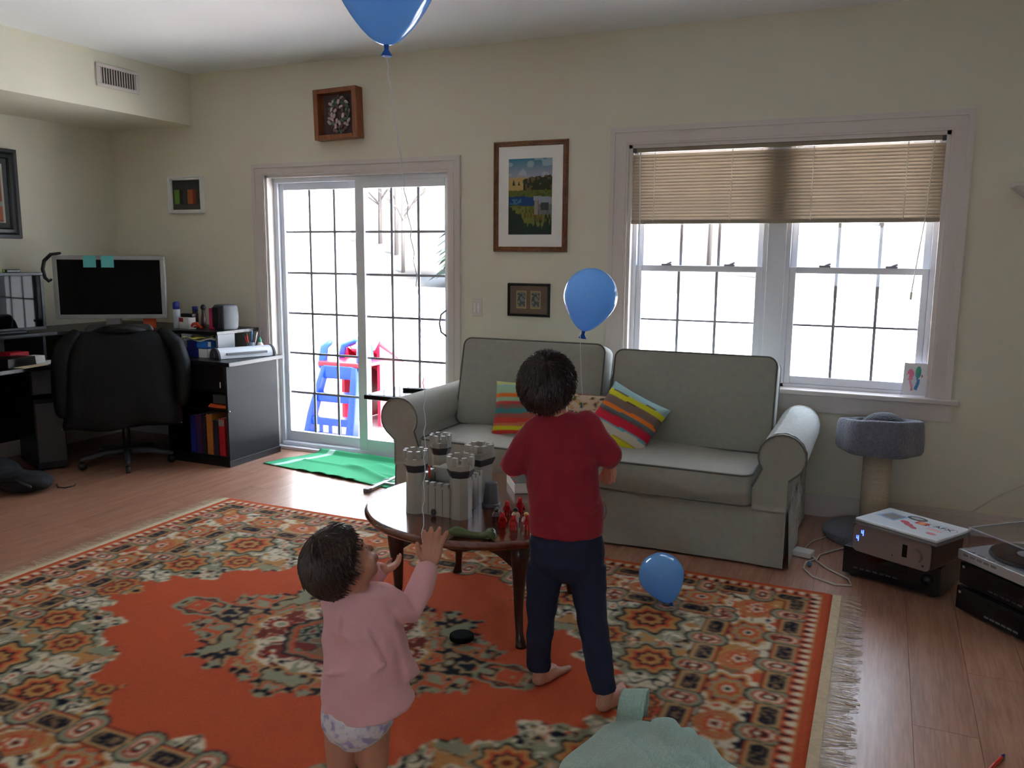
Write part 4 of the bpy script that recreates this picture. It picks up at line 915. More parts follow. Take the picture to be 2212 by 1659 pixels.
# laminator
mat('lam_white', (224, 228, 234), .3)
lm = thing('laminator', 'silver half-round laminator on the cabinet top by the door', 'laminator', (-4.225, -.31, .742), R_(66))
N = 14; rs = []
for x, k in ((-.20, .97), (.20, .97)): rs.append([(x, -.075*math.cos(math.pi*i/N)*k, .075*math.sin(math.pi*i/N)*k+.002) for i in range(N+1)])
MB().rings(rs).build('body', 'lam_white', lm, smooth=False, bevel=.002)
for x in (-.218, .20):
    MB().rings([[(x, -.080*math.cos(math.pi*i/N), .080*math.sin(math.pi*i/N)) for i in range(N+1)], [(x+.018, -.080*math.cos(math.pi*i/N), .080*math.sin(math.pi*i/N)) for i in range(N+1)]]).build('end_cap', 'dark_grey', lm, bevel=.003)
MB().bx(-.155, .15, -.0785, -.060, .028, .042).build('slot', 'mid_grey', lm); MB().bx(-.2195, -.218, -.01, .0, .01, .05).build('trim_strip', 'silver', lm)
# boxes and papers on the desk
o = thing('navy_box', 'dark blue box with a white end under the light blue box', 'box', (-4.50, -.42, .742), R_(4)); MB().bx(-.12, .105, -.08, .08, 0, .066).build('carton', 'navy_card', o, bevel=.002); MB().bx(.1055, .107, -.078, .078, .002, .064).build('end_label', 'white_paper', o); MB().bx(.03, .104, -.0815, -.080, .002, .064).build('side_label', 'white_paper', o)
o = thing('light_blue_box', 'light blue box of discs stacked on the navy box', 'box', (-4.50, -.40, .808), R_(8)); MB().bx(-.10, .10, -.065, .065, 0, .05).build('carton', 'blue_card', o, bevel=.002); MB().bx(-.1, -.02, -.0665, -.065, .001, .049).build('side_label', 'navy_card', o); MB().bx(.075, .098, -.0665, -.065, .01, .045).build('side_label', 'white_paper', o)
o = thing('paper_stack', 'crumpled white and yellow papers on the light blue box', 'paper', (-4.50, -.40, .859), R_(14)); MB().grid(lambda u, v: (-.12+.24*u, -.08+.16*v, .008+.010*math.sin(u*9+v*4)+.006*math.sin(v*11)), 14, 10, .004).build('sheet', 'white_paper', o); MB().grid(lambda u, v: (-.13+.18*u, -.09+.13*v, .022+.008*math.sin(u*8+v*6)), 10, 8, .003).build('sheet', mat('yellow_paper', (216, 206, 96), .7), o)
pc = thing('pen_cup', 'cup of pens and markers at the right end of the desk', 'pen cup', (-4.285, -.16, .742)); MB().lathe([(.03, 0), (.034, .09), (.031, .09), (.028, .006), (.001, .006)], 18).build('cup', mat('clear_cup', (120, 130, 134), .2), pc, smooth=True)
for i, (dx, dy, m, hh) in enumerate([(-.02, .0, 'toy_green', .15), (.0, -.02, 'flag_orange', .14), (.015, .0, 'toy_black', .15), (.02, .015, 'toy_white', .16), (-.005, .015, 'toy_blue', .17), (-.015, -.015, 'toy_red', .13)]):
    MB().tube([(dx*.6, dy*.6, .01), (dx*1.9, dy*1.9, hh)], .005, 8, round_=True).build('pen', m, pc, smooth=True)
o = thing('glue_bottle', 'white glue bottle with a green cap beside the pen cup', 'bottle', (-4.235, -.115, .742)); MB().lathe([(.022, 0), (.023, .07), (.012, .09)], 16).build('body', 'toy_white', o, smooth=True); MB().lathe([(.012, .09), (.011, .105), (.004, .125), (.001, .126)], 12).build('cap', mat('cap_green', (40, 150, 110), .4), o, smooth=True)
o = thing('red_can', 'small red and white tin beside the glue bottle', 'tin', (-4.255, -.075, .742)); MB().lathe([(.024, 0), (.024, .06), (.001, .06)], 18).build('body', mat('tin_pink', (206, 110, 120), .4), o)
# things on the monitor shelf
sp = thing('desk_speaker', 'dark grey desktop speaker at the right end of the monitor shelf', 'speaker', (-4.385, -.30, .93), R_(-10))
MB().rings([[(x*k, y*k2, z) for x, y in ((-.06, -.07), (.06, -.07), (.075, .0), (.06, .07), (-.06, .07), (-.075, 0))] for z, k, k2 in ((0, .86, .86), (.02, .98, .95), (.10, 1.05, 1), (.17, .96, .95), (.186, .8, .8))]).build('cabinet', 'dark_grey', sp, bevel=.008, seg=3)
MB().bx(-.058, .012, -.0745, -.069, .022, .165).build('grille', 'black_plastic', sp, bevel=.004)
o = thing('pink_folder', 'bright pink folder standing beside the speaker', 'folder', (-4.50, -.31, .93), R_(-6)); MB().bx(-.025, .04, -.012, .012, 0, .155).build('cover', 'pink_card', o, bevel=.002)
o = thing('spray_can', 'white spray can with a dark blue cap right of the monitor', 'can', (-4.80, -.36, .93)); MB().lathe([(.024, 0), (.026, .004), (.026, .135), (.018, .15)], 18).build('body', mat('can_white', (190, 196, 206), .35), o, smooth=True); MB().lathe([(.024, .14), (.024, .185), (.018, .196), (.001, .197)], 18).build('cap', 'navy_card', o, smooth=True)
o = thing('small_bottle', 'small bottle with a blue cap behind the white carton', 'bottle', (-4.715, -.26, .93)); MB().lathe([(.022, 0), (.022, .11), (.012, .125)], 16).build('body', 'toy_brown', o, smooth=True); MB().lathe([(.021, .12), (.021, .158), (.001, .16)], 16).build('cap', 'navy_card', o, smooth=True)
o = thing('white_carton', 'white carton with a red stripe on the monitor shelf', 'box', (-4.70, -.36, .93), R_(-16)); MB().bx(-.06, .07, -.03, .03, 0, .085).build('carton', 'white_plastic', o, bevel=.002); MB().bx(-.058, .0, -.0312, -.030, .05, .08).build('label_stripe', 'book_red', o)
o = thing('camera_charger', 'black gadget lying on the white carton', 'gadget', (-4.69, -.36, 1.015)); MB().bx(-.05, .06, -.02, .025, 0, .028).build('case', 'black_plastic', o, bevel=.005)
o = thing('cologne_bottle', 'small brown bottle with a round black cap by the carton', 'bottle', (-4.645, -.25, .93)); MB().lathe([(.018, 0), (.020, .05), (.014, .10), (.012, .135)], 16).build('body', 'toy_brown', o, smooth=True); MB().ball((0, 0, .152), (.019, .019, .024), 14, 9).build('cap', 'black_plastic', o, smooth=True)
o = thing('orange_clip', 'orange red hair clip lying between carton and pink folder', 'clip', (-4.60, -.38, .93)); MB().tube([(-.055, 0, .012), (-.02, 0, .04), (.02, 0, .045), (.055, 0, .014)], .011, 8, round_=True).tube([(-.05, .02, .010), (0, .02, .022), (.05, .02, .010)], .009, 8, round_=True).build('jaw', mat('clip_red', (190, 66, 36), .35), o, smooth=True)
o = thing('orange_note', 'orange card leaning under the monitor corner', 'card', (-4.965, -.46, .93), R_(38)); MB().bx(-.045, .045, -.003, .003, 0, .095).build('sheet', 'orange_card', o)
def monitor(name, label, loc, rz, w, h, bw, z0, frame, tilt=0):
    t = thing(name, label, 'monitor', loc, rz)
    b = MB(); b.bx(-w/2, w/2, -.02, .03, z0, z0+h); b.build('housing', frame, t, bevel=.008)
    b = MB(); b.bx(-w/2, w/2, -.026, -.018, z0, z0+bw); b.bx(-w/2, w/2, -.026, -.018, z0+h-bw, z0+h); b.bx(-w/2, -w/2+bw, -.026, -.018, z0+bw, z0+h-bw); b.bx(w/2-bw, w/2, -.026, -.018, z0+bw, z0+h-bw); b.build('bezel', frame, t, bevel=.003)
    MB().bx(-w/2+bw, w/2-bw, -.0215, -.0195, z0+bw, z0+h-bw).build('screen', 'screen', t)
    MB().bx(-.05, .05, .0, .05, .02, z0+h*.4).build('stand', frame, t, bevel=.006); MB().bx(-.13, .13, -.09, .10, 0, .02).build('base', frame, t, bevel=.006); return t
m1 = monitor('computer_monitor', 'large monitor with a pale bezel and two teal sticky notes in the desk corner', (-5.16, -.615, .93), R_(35), .755, .455, .03, .075, 'bezel_grey')
m2 = monitor('computer_monitor', 'black bezel monitor at the left photo edge reflecting the patio door', (-5.46, -1.27, .93), R_(86), .62, .40, .022, .0+.012, 'black_plastic')
for dx in (-.126, -.006):
    o = tag(MB().bx(-.043, .043, -.001, .001, -.085, 0).build('sticky_note', 'teal_paper'), 'teal sticky note on the top bezel of the pale monitor, %s one' % ('left' if dx < -.1 else 'right'), 'note', 'sticky notes on the monitor')
    c, s = math.cos(R_(35)), math.sin(R_(35)); o.location = (-5.16+dx*c+.0285*s, -.615+dx*s-.0285*c, .93+.075+.455); o.rotation_euler = (R_(-2), 0, R_(35))
hdp = thing('headphones', 'dark headband hanging on the corner of the pale monitor', 'headphones', (-5.475, -.833, 1.36), R_(35))
MB().tube([(.06, -.02, .115), (.0, -.022, .105), (-.045, -.024, .06), (-.058, -.026, .0), (-.046, -.026, -.06), (-.022, -.026, -.085), (-.008, -.026, -.075)], [.010, .013, .014, .014, .013, .012, .010], 8, round_=True).build('headband', 'black_plastic', hdp, smooth=True)
o = thing('webcam', 'small black webcam on top of the left monitor', 'webcam', (-5.45, -1.17, 1.342), R_(90)); MB().bx(-.05, .05, -.03, .02, 0, .022).build('body', 'black_plastic', o, bevel=.005); MB().tube([(-.062, -.01, .01), (-.055, -.01, .012)], .008, 8).build('lens', mat('lime', (120, 190, 60), .4), o)
# clutter below the left monitor
for i, (nm, lb_, x, y, sx, sy, sz, m) in enumerate([
    ('paper_sheet', 'white paper lying at the front of the left desk wing', -5.16, -1.16, .10, .07, .004, 'white_paper'), ('envelope', 'tan envelope at the front edge of the left desk wing', -5.10, -1.36, .10, .08, .004, 'sisal'),
    ('upright_carton', 'white upright carton under the monitor shelf', -5.28, -.90, .05, .05, .10, 'white_plastic'), ('tissue_pack', 'white tissue pack on the desk below the left monitor', -5.22, -1.24, .07, .05, .05, 'white_paper'),
    ('black_pouch', 'black pouch on the left desk wing near the photo edge', -5.19, -1.40, .11, .09, .06, 'black_plastic'), ('keyboard', 'dark keyboard on the desk in front of the monitor shelf', -5.17, -1.00, .10, .05, .02, 'dark_grey'),
    ('red_packet', 'red packet under the left monitor shelf', -5.34, -1.28, .07, .07, .075, 'book_red')]):
    o = thing(nm, lb_, nm.split('_')[-1], (x, y, .742), R_(90+RNG.uniform(-15, 15))); MB().rings([[(-sx, -sy, 0), (sx, -sy, 0), (sx, sy, 0), (-sx, sy, 0)], [(-sx*.97, -sy*.97, sz), (sx*.97, -sy*.96, sz), (sx*.96, sy*.97, sz*.96), (-sx*.97, sy*.96, sz)]]).build('body', m, o, bevel=min(.004, sz*.3))
    if nm == 'keyboard':
        for q in range(2):
            for r in range(7): MB().bx(-.085+r*.025, -.065+r*.025, -.03+q*.026, -.008+q*.026, .0196, .024).build('key', 'mid_grey', o)
# office chair with jacket
ch = thing('office_chair', 'black swivel office chair tucked under the corner desk', 'chair', (-4.84, -.84, 0), R_(48.7))
MB().tube([(0, 0, .07), (0, 0, .42)], [.028, .024], 12).build('gas_column', 'black_plastic', ch, smooth=True)
for k in range(5):
    a = R_(-90+72*k); c, s = math.cos(a), math.sin(a)
    l = MB().tube([(0, 0, .095), (c*.15, s*.15, .095), (c*.30, s*.30, .072)], [.026, .022, .016], 8, round_=True).build('base_arm', 'dark_grey', ch, smooth=True)
    MB().tube([(c*.30-s*.014, s*.30+c*.014, .027), (c*.30+s*.014, s*.30-c*.014, .027)], .0265, 12).build('caster', 'black_plastic', l, smooth=True)
cushion('seat', .23, .23, .07, ch, (0, .04, .465), (0, 0, 0), .02, m='black_plastic', pipe=False)
cushion('backrest', .21, .26, .06, ch, (0, -.175, .74), (R_(86), 0, 0), .03, m='black_plastic', pipe=False); MB().tube([(0, -.05, .40), (0, -.2, .46), (0, -.215, .62)], .018, 8).build('back_bracket', 'black_plastic', ch, smooth=True)
MB().bx(-.05, .05, -.12, .10, .40, .43).build('mechanism', 'black_plastic', ch)
jk = thing('leather_jacket', 'black leather jacket draped over the office chair back', 'jacket', (-4.84, -.84, 0), R_(48.7))
rs = []
for z, w, t, yo in ((.965, .17, .045, -.185), (.955, .245, .065, -.19), (.92, .30, .075, -.195), (.84, .325, .08, -.205), (.72, .335, .085, -.215), (.58, .345, .09, -.225), (.44, .36, .095, -.23), (.345, .375, .095, -.235), (.315, .375, .085, -.235)):
    rg_ = []
    for k in range(56):
        a = 2*math.pi*k/56; f = 1+(.05+.09*(.97-z))*math.sin(a*7+z*5)*min(1, (.97-z)*5)+.03*math.sin(a*13-z*21)
        rg_.append((w*math.cos(a)*(1+.012*math.sin(z*31+a*3)), yo+t*math.sin(a)*f, z+.012*math.sin(a*4)*(z < .4)))
    rs.append(rg_)
MB().rings(rs).build('body', 'leather', jk, smooth=True)
MB().tube([(.275, -.19, .93), (.345, -.21, .86), (.375, -.235, .74), (.38, -.25, .60), (.365, -.25, .48)], [.05, .062, .06, .055, .046], 14, round_=True).build('sleeve', 'leather', jk, smooth=True)
MB().tube([(-.275, -.19, .93), (-.34, -.20, .86), (-.365, -.21, .74), (-.375, -.22, .58), (-.37, -.22, .44)], [.05, .06, .06, .055, .048], 14, round_=True).build('sleeve', 'leather', jk, smooth=True)
MB().tube([(-.15, -.20, .955), (-.08, -.245, .975), (0, -.255, .978), (.08, -.245, .975), (.15, -.20, .955)], [.02, .03, .032, .03, .02], 10, round_=True).build('collar', 'leather', jk, smooth=True)
bg_ = thing('backpack', 'dark backpack slumped on the floor at the left photo edge', 'bag', (-5.05, -1.67, 0), R_(20))
b = MB(); b.ball((-.06, .02, .10), (.22, .15, .10), 16, 10); b.ball((.22, -.03, .065), (.18, .12, .065), 16, 10); b.ball((.05, .0, .06), (.26, .13, .06), 16, 10); b.build('body', mat('bag_black', (30, 31, 36), .8, noise=.3, nscale=12, bump=.6, bscale=25), bg_, voxel=.012, smo=3, fold=(.02, .08))
MB().ball((-.13, .0, .15), (.14, .10, .085), 14, 9).build('pocket', mat('bag_grey', (96, 100, 110), .8, bump=.5, bscale=25), bg_, smooth=True)
MB().tube([(.08, -.12, .05), (.14, -.155, .10), (.24, -.165, .11), (.32, -.14, .06)], .012, 8, round_=True).build('strap', 'toy_black', bg_, smooth=True)
tag(MB().tube([(-4.80, -1.44, .004), (-4.72, -1.49, .004), (-4.67, -1.48, .004), (-4.66, -1.42, .004), (-4.69, -1.385, .004)], .004, 6, round_=True).build('floor_cable', 'black_plastic', smooth=True), 'thin dark cable on the floor beside the backpack', 'cable')

# ================================================================== CAT TREE, HI-FI
ct = thing('cat_tree', 'grey plush cat tree bed on a sisal post beside the sofa', 'cat tree', (.03, -.285, 0))
MB().lathe([(.24, 0), (.25, .012), (.25, .032), (.238, .045), (.001, .048)], 40).build('base', 'plush_grey', ct, smooth=True)
MB().lathe([(.072, .046), (.072, .485)], 28).build('post', 'sisal', ct, smooth=True)
def oct_(r, z, n=48, dz=0.0):
    return [(r*(1+.045*math.cos(6*a+.4))*math.cos(a), r*(1+.045*math.cos(6*a+.4))*math.sin(a), z-dz*math.cos(a-1.9)) for a in [2*math.pi*k/n for k in range(n)]]
MB().rings([oct_(.17, .478), oct_(.198, .482), oct_(.208, .50), oct_(.207, .56), oct_(.202, .625, dz=.012), oct_(.196, .645, dz=.022), oct_(.182, .650, dz=.024), oct_(.170, .635, dz=.02), oct_(.165, .54), oct_(.12, .515), oct_(.01, .512)]).build('bed', 'plush_grey', ct, smooth=True)
kt = thing('cat', 'dark cat curled up asleep in the plush cat tree bed', 'cat', (.03, -.285, .515), R_(20))
b = MB(); b.ball((.02, .0, .085), (.12, .10, .088), 20, 12); b.ball((-.07, .02, .06), (.075, .08, .065), 16, 10); b.ball((.085, -.035, .06), (.06, .07, .06), 16, 10)
b.ball((-.075, -.075, .055), (.045, .042, .038), 14, 9); b.ball((-.085, -.112, .047), (.02, .018, .016), 10, 7)
for s in (-1, 1): b.tube([(-.075+s*.026, -.07, .08), (-.075+s*.030, -.066, .108)], [.015, .003], 8)
b.tube([(.11, -.05, .03), (.06, -.11, .028), (-.02, -.13, .028), (-.09, -.13, .026)], [.02, .018, .016, .010], 10, round_=True)
for x in (-.04, -.01): b.tube([(x, -.07, .03), (x-.03, -.12, .028)], [.022, .017], 10, round_=True)
b.build('body', 'cat_fur', kt, voxel=.006, smo=4)
# black receiver, silver amplifier, laptop
lo = thing('receiver', 'black hi-fi receiver on the floor under the silver amplifier', 'receiver', (-.09, -.93, 0), R_(-20))
MB().bx(0, .43, .008, .33, .014, .148).build('case', 'black_plastic', lo, bevel=.003); MB().bx(0, .43, -.004, .008, .018, .148).build('face', mat('black_face', (18, 18, 20), .25), lo, bevel=.002)
for i in range(7): MB().bx(.05+i*.03, .072+i*.03, -.006, -.004, .05, .058).build('button', 'dark_grey', lo)
MB().bx(.13, .29, -.0055, -.004, .085, .125).build('display', 'black_gloss', lo); MB().tube([(.375, -.004, .085), (.375, -.022, .085)], .022, 20).build('knob', 'black_plastic', lo, smooth=True)
for x in (.04, .39):
    for y in (.04, .29): MB().lathe([(.018, 0), (.018, .014)], 14, (x, y, 0)).build('foot', 'black_plastic', lo)
am = thing('amplifier', 'silver fronted amplifier with blue lights and a brown wrap-round case', 'amplifier', (-.055, -.985, .148), R_(-29.5))
def rrect(w, h, r, n=6):
    p = []
    for cx, cz, a0 in ((w-r, h-r, 0), (r, h-r, 90), (r, r, 180), (w-r, r, 270)):
        for i in range(n+1): a = R_(a0+90*i/n); p.append((cx+r*math.cos(a), cz+r*math.sin(a)))
    return p
AWd, AH = .372, .138
rs = [[(x, y, z) for x, z in rrect(AWd, AH, .03)] for y in (.0, .27)]; MB().rings(rs).build('case', 'amp_wrap', am, bevel=.002)
MB().rings([[(x*.972+.005, y, z*.94+.004) for x, z in rrect(AWd, AH, .026)] for y in (-.006, .001)]).build('face_plate', 'amp_face', am, bevel=.0015)
MB().tube([(.305, -.006, .066), (.305, -.026, .066)], [.030, .028], 28).build('volume_knob', 'amp_face', am, smooth=False); MB().bx(.241, .263, -.0075, -.005, .042, .098).build('dock_slot', 'black_gloss', am)
for (x, z) in ((.052, .094), (.030, .064)):
    MB().bx(x-.007, x-.004, -.0075, -.0055, z, z+.014).bx(x-.007, x+.001, -.0075, -.0055, z, z+.003).bx(x+.001, x+.004, -.0075, -.0055, z-.010, z+.016).build('led_digit', 'led_blue', am)
for i in range(6): MB().bx(.078+i*.024, .086+i*.024, -.0068, -.0055, .087, .093).build('mark', 'mid_grey', am)
MB().bx(.195, .199, -.0072, -.0055, .030, .038).bx(.332, .340, -.0072, -.0055, .022, .030).build('socket', 'black_plastic', am)
lp = thing('laptop', 'closed white laptop covered in stickers on top of the amplifier', 'laptop', (-.050, -1.03, .289), R_(-32))
MB().bx(0, .385, 0, .275, 0, .016).build('base', 'mid_grey', lp, bevel=.006); MB().bx(0, .385, 0, .275, .0165, .030).build('lid', mat('laptop_white', (214, 220, 226), .22), lp, bevel=.005)
def sticker(name, m, pts, label=None):
    o = MB().prism(pts, .0302, .0306).build(name, m, lp)
    if label: o['label'] = label
    return o
def ovalp(cx, cyy, rx, ry, n=28, rot=0): return [(cx+rx*math.cos(a)*math.cos(rot)-ry*math.sin(a)*math.sin(rot), cyy+rx*math.cos(a)*math.sin(rot)+ry*math.sin(a)*math.cos(rot)) for a in [2*math.pi*k/n for k in range(n)]]
sticker('sticker', mat('st_blue', (120, 150, 186), .4), [(.03, .12), (.125, .10), (.14, .20), (.05, .215)], 'blue edged photo sticker'); MB().prism([(.045, .13), (.118, .116), (.128, .188), (.06, .2)], .0306, .0309).build('sticker_print', mat('st_pic', (110, 100, 96), .5), lp)
sticker('sticker', 'sticker_black', ovalp(.172, .218, .045, .03)); MB().prism(ovalp(.172, .218, .030, .016), .0306, .0309).build('sticker_print', 'bezel_grey', lp)
sticker('sticker', 'toy_red', [(.195, .15), (.25, .15), (.25, .19), (.195, .19)]); MB().prism([(.208, .152), (.236, .152), (.236, .182), (.208, .182)], .0306, .0309).build('sticker_print', mat('st_or', (226, 140, 60), .5), lp)
for (x, y, rx, ry) in ((.165, .128, .024, .017), (.195, .105, .027, .016), (.228, .083, .022, .012)): MB().prism(ovalp(x, y, rx, ry, rot=-.5), .0302, .0307).build('sticker', mat('st_crim', (190, 26, 58), .4), lp)
b = MB()
for k in range(28):
    a0, a1 = 2*math.pi*k/28, 2*math.pi*(k+1)/28; b.add([(.312+.062*math.cos(a0), .175+.040*math.sin(a0), .0304), (.312+.062*math.cos(a1), .175+.040*math.sin(a1), .0304), (.312+.060*math.cos(a1), .175+.038*math.sin(a1), .0304), (.312+.060*math.cos(a0), .175+.038*math.sin(a0), .0304)], [(0, 1, 2, 3)])
b.build('oval_outline', 'sticker_black', lp)
def text(s, size, parent, loc, m, rot=(0, 0, 0), name='lettering', ext=.0002, align='CENTER'):
    c = bpy.data.curves.new(name, 'FONT'); c.body = s; c.size = size; c.extrude = ext; c.align_x = align; c.align_y = 'CENTER'; c.materials.append(MATS[m]); c.offset = size*.012
    tmp = bpy.data.objects.new('tmp_text', c); COL.objects.link(tmp); dg = bpy.context.evaluated_depsgraph_get(); me = bpy.data.meshes.new_from_object(tmp.evaluated_get(dg)); bpy.data.objects.remove(tmp)
    o = bpy.data.objects.new(name, me); COL.objects.link(o); o.parent = parent; o.location = loc; o.rotation_euler = rot; return o
text('AFX', .044, lp, (.312, .178, .0305), 'sticker_black')
MB().prism([(.268, .118), (.335, .112), (.336, .126), (.269, .132)], .0302, .0306).build('sticker', mat('st_pink', (232, 150, 150), .5), lp); MB().prism(ovalp(.318, .068, .022, .014), .0302, .0306).build('sticker', mat('st_rose', (206, 110, 124), .5), lp)
# turntable on two black hi-fi units
tr_ = R_(-49.4)
def rot2(x, y): return (.377+x*math.cos(tr_)-y*math.sin(tr_), -1.142+x*math.sin(tr_)+y*math.cos(tr_))
for nm, lb_, z0, z1, off in (('tape_deck', 'black hi-fi deck at the bottom of the stack under the turntable', 0, .112, .0), ('tuner', 'black hi-fi tuner between the turntable and the lower deck', .112, .218, .004)):
    p = rot2(off, off); t = thing(nm, lb_, 'hi-fi unit', (p[0], p[1], z0), tr_)
    MB().bx(0, .43, .006, .32, .01, z1-z0).build('case', 'black_plastic', t, bevel=.002); MB().bx(0, .43, -.006, .006, .012, z1-z0-.001).build('face', 'black_face', t, bevel=.002)
    for x in (.04, .39):
        for y in (.04, .28): MB().lathe([(.016, 0), (.016, .011)], 12, (x, y, 0)).build('foot', 'black_plastic', t)
    for i in range(6): MB().bx(.15+i*.028, .172+i*.028, -.008, -.006, .028, .036).build('button', 'mid_grey' if z0 == 0 else 'dark_grey', t)
    MB().bx(.012, .024, -.0075, -.006, .082, .092).build('power_button', 'bezel_grey', t); MB().bx(.14, .33, -.0072, -.006, .055, .09).build('window', 'black_gloss', t)
p = rot2(-.012, -.006); tt = thing('turntable', 'silver turntable with a clear dust cover on the black hi-fi stack', 'turntable', (p[0], p[1], .218), tr_)
MB().bx(0, .45, 0, .36, .008, .052).build('plinth', 'silver', tt, bevel=.004)
for x in (.05, .40):
    for y in (.05, .31): MB().lathe([(.02, 0), (.022, .009)], 14, (x, y, 0)).build('foot', 'black_plastic', tt)
MB().lathe([(.148, .053), (.150, .060), (.146, .068), (.001, .068)], 48, (.19, .18, 0)).build('platter', 'dark_grey', tt); MB().lathe([(.145, .0685), (.145, .071), (.001, .071)], 48, (.19, .18, 0)).build('record', 'black_gloss', tt); MB().lathe([(.048, .0712), (.048, .0718), (.001, .0718)], 28, (.19, .18, 0)).build('record_label', 'bezel_grey', tt)
ta = MB().tube([(.40, .30, .09), (.40, .18, .09), (.38, .10, .085), (.345, .07, .08)], .005, 8, round_=True).lathe([(.028, .052), (.028, .075), (.012, .078), (.012, .095)], 18, (.40, .30, 0)).build('tonearm', 'chrome', tt, smooth=True)
for i in range(5): MB().bx(.03+i*.035, .055+i*.035, -.001, .0, .030, .040).build('slot', 'mid_grey', tt); 
for i in range(4): MB().bx(.04+i*.05, .07+i*.05, .008, .022, .052, .055).build('button', 'bezel_grey', tt)
b = MB(); x0, x1, y0, y1, z0, z1, th = .012, .438, .03, .35, .054, .142, .0035
b.bx(x0, x1, y0, y0+th, z0, z1); b.bx(x0, x1, y1-th, y1, z0, z1); b.bx(x0, x0+th, y0+th, y1-th, z0, z1); b.bx(x1-th, x1, y0+th, y1-th, z0, z1); b.bx(x0, x1, y0, y1, z1, z1+th); b.build('dust_cover', 'acrylic', tt)
b = MB(); b.bx(x0, x1, y0-.001, y0+.004, z1+.0005, z1+.005); b.bx(x0-.001, x0+.004, y0, y1, z1+.0005, z1+.005); b.build('cover_edge', mat('acrylic_edge', (176, 176, 190), .15), tt)
ad = thing('power_adapter', 'small white power adapter on the floor by the sofa corner', 'adapter', (-.285, -.735, 0), R_(-14)); MB().bx(-.045, .05, -.038, .038, 0, .03).build('body', 'white_plastic', ad, bevel=.006)
b = MB(); b.tube([(.05, -.01, .012), (.075, -.03, .008), (.05, -.10, .005), (.07, -.19, .005), (.14, -.27, .005), (.25, -.30, .005), (.315, -.265, .005), (.28, -.19, .005), (.16, -.12, .005), (.085, -.055, .01), (.07, .05, .006), (.13, .22, .006), (.2, .31, .012)], .004, 8, round_=True); b.build('cable', 'cable_white', ad, smooth=True)
b = MB(); b.tube([(-.030, .036, .012), (-.022, .10, .005), (-.03, .22, .004), (.02, .42, .004)], .0028, 8, round_=True); b.build('mains_lead', 'cable_white', ad, smooth=True); MB().tube([(.072, -.115, .012), (.082, -.135, .012)], .009, 10).build('cable_tie', 'toy_blue', ad)
tag(MB().tube([(.52, -.04, .14), (.60, -.06, .22), (.72, -.035, .30), (.80, -.03, .34)], .004, 8, round_=True).build('wall_cable', 'cable_white', smooth=True), 'pale cable rising behind the turntable at the wall', 'cable')
pn = thing('red_pen', 'red pen with a dark tip on the floor at the bottom right corner', 'pen', (.40, -2.36, .006), R_(65)); MB().tube([(-.07, 0, 0), (.05, 0, 0)], .0055, 10, round_=True).build('barrel', 'pen_red', pn, smooth=True); MB().tube([(.05, 0, 0), (.068, 0, 0), (.074, 0, 0)], [.0052, .004, .002], 10).build('tip', 'navy_card', pn, smooth=True)
pk = thing('plastic_disc', 'round black plastic disc lying on the rug', 'disc', (-1.41, -2.31, .012)); MB().lathe([(.046, 0), (.048, .004), (.047, .016), (.043, .019), (.001, .019)], 32).build('body', mat('matt_black', (14, 14, 15), .9, spec=.1), pk, smooth=False)
cd = thing('drawing_frame', 'clear stand holding a child drawing on the right end of the window sill', 'picture', (.185, -.006, WZ0), R_(-12)); cd.rotation_euler = (R_(-9), 0, R_(-10))
MB().bx(-.066, .066, -.002, .001, .004, .188).build('stand', 'acrylic', cd); MB().bx(-.066, .066, -.01, .05, 0, .004).build('foot', 'acrylic', cd)
def drawing(U, V):
    C = np.zeros(U.shape+(3,)); C[:] = L3((226, 226, 232)); n = vnoise(U*9, V*9, 2)
    C[((U-.30)**2+((V-.62)*.8)**2 < .022) & (n > .3)] = L3((232, 130, 160)); C[(np.abs(U-.34-.05*np.sin(V*9)) < .05) & (V < .55) & (V > .12)] = L3((226, 150, 176))
    C[((U-.62)**2+((V-.72)*.6)**2 < .014)] = L3((90, 176, 150)); C[(np.abs(U-.60+.04*np.sin(V*11)) < .07) & (V < .66) & (V > .10) & (n > .35)] = L3((84, 140, 196)); C[(np.abs(U-.78) < .03) & (np.abs(V-.6) < .04)] = L3((206, 60, 60)); return C
picture(cd, 'drawing', .060, .086, -.0026, drawing, 40, 50, cz=.098)

# ================================================================== GREEN TOWEL, MINT BLANKET
tg = thing('green_towel', 'green beach towel with white stripes spread inside the patio door', 'towel', (-3.3, -.27, 0))
nu, nv = 90, 46; U, V = np.meshgrid(np.linspace(0, 1, nu), np.linspace(0, 1, nv), indexing='ij')
FLc, FRc, BRc, BLc = [np.array(p) for p in ((-3.975, -.435), (-2.83, -.60), (-2.60, -.02), (-3.80, .005))]
B = (1-U)[..., None]*(1-V)[..., None]*FLc+U[..., None]*(1-V)[..., None]*FRc+U[..., None]*V[..., None]*BRc+(1-U)[..., None]*V[..., None]*BLc
Zt = .006+.010*np.exp(-((V-.42-.05*np.sin(U*5))/.035)**2)*(U > .12)+.020*np.exp(-((V-.45+.75*(U-.55))/.05)**2)*(U > .42)*(U < .9)+.014*np.exp(-((V-.55+.8*(U-.80))/.05)**2)*(U > .55)+.010*vnoise(U*8, V*5, 4)*vnoise(U*3, V*3, 5)
Zt += .03*np.clip((V-.93)/.07, 0, 1)+.008*np.abs(np.sin(U*23))*(V < .06)*(U > .3)*(U < .75)
Ct = np.zeros(U.shape+(3,)); Ct[:] = L3((66, 178, 124)); Ct[(np.abs(U-.10) < .022)] = L3((196, 232, 216)); Ct[np.abs(U-.90) < .016] = L3((196, 232, 216)); Ct[(U < .02)] = L3((50, 150, 104))
npgrid('cloth', np.stack([B[..., 0]+3.3, B[..., 1]+.27, Zt], -1), Ct, 'towel_green', tg).modifiers.new('thickness', 'SOLIDIFY').thickness = .004
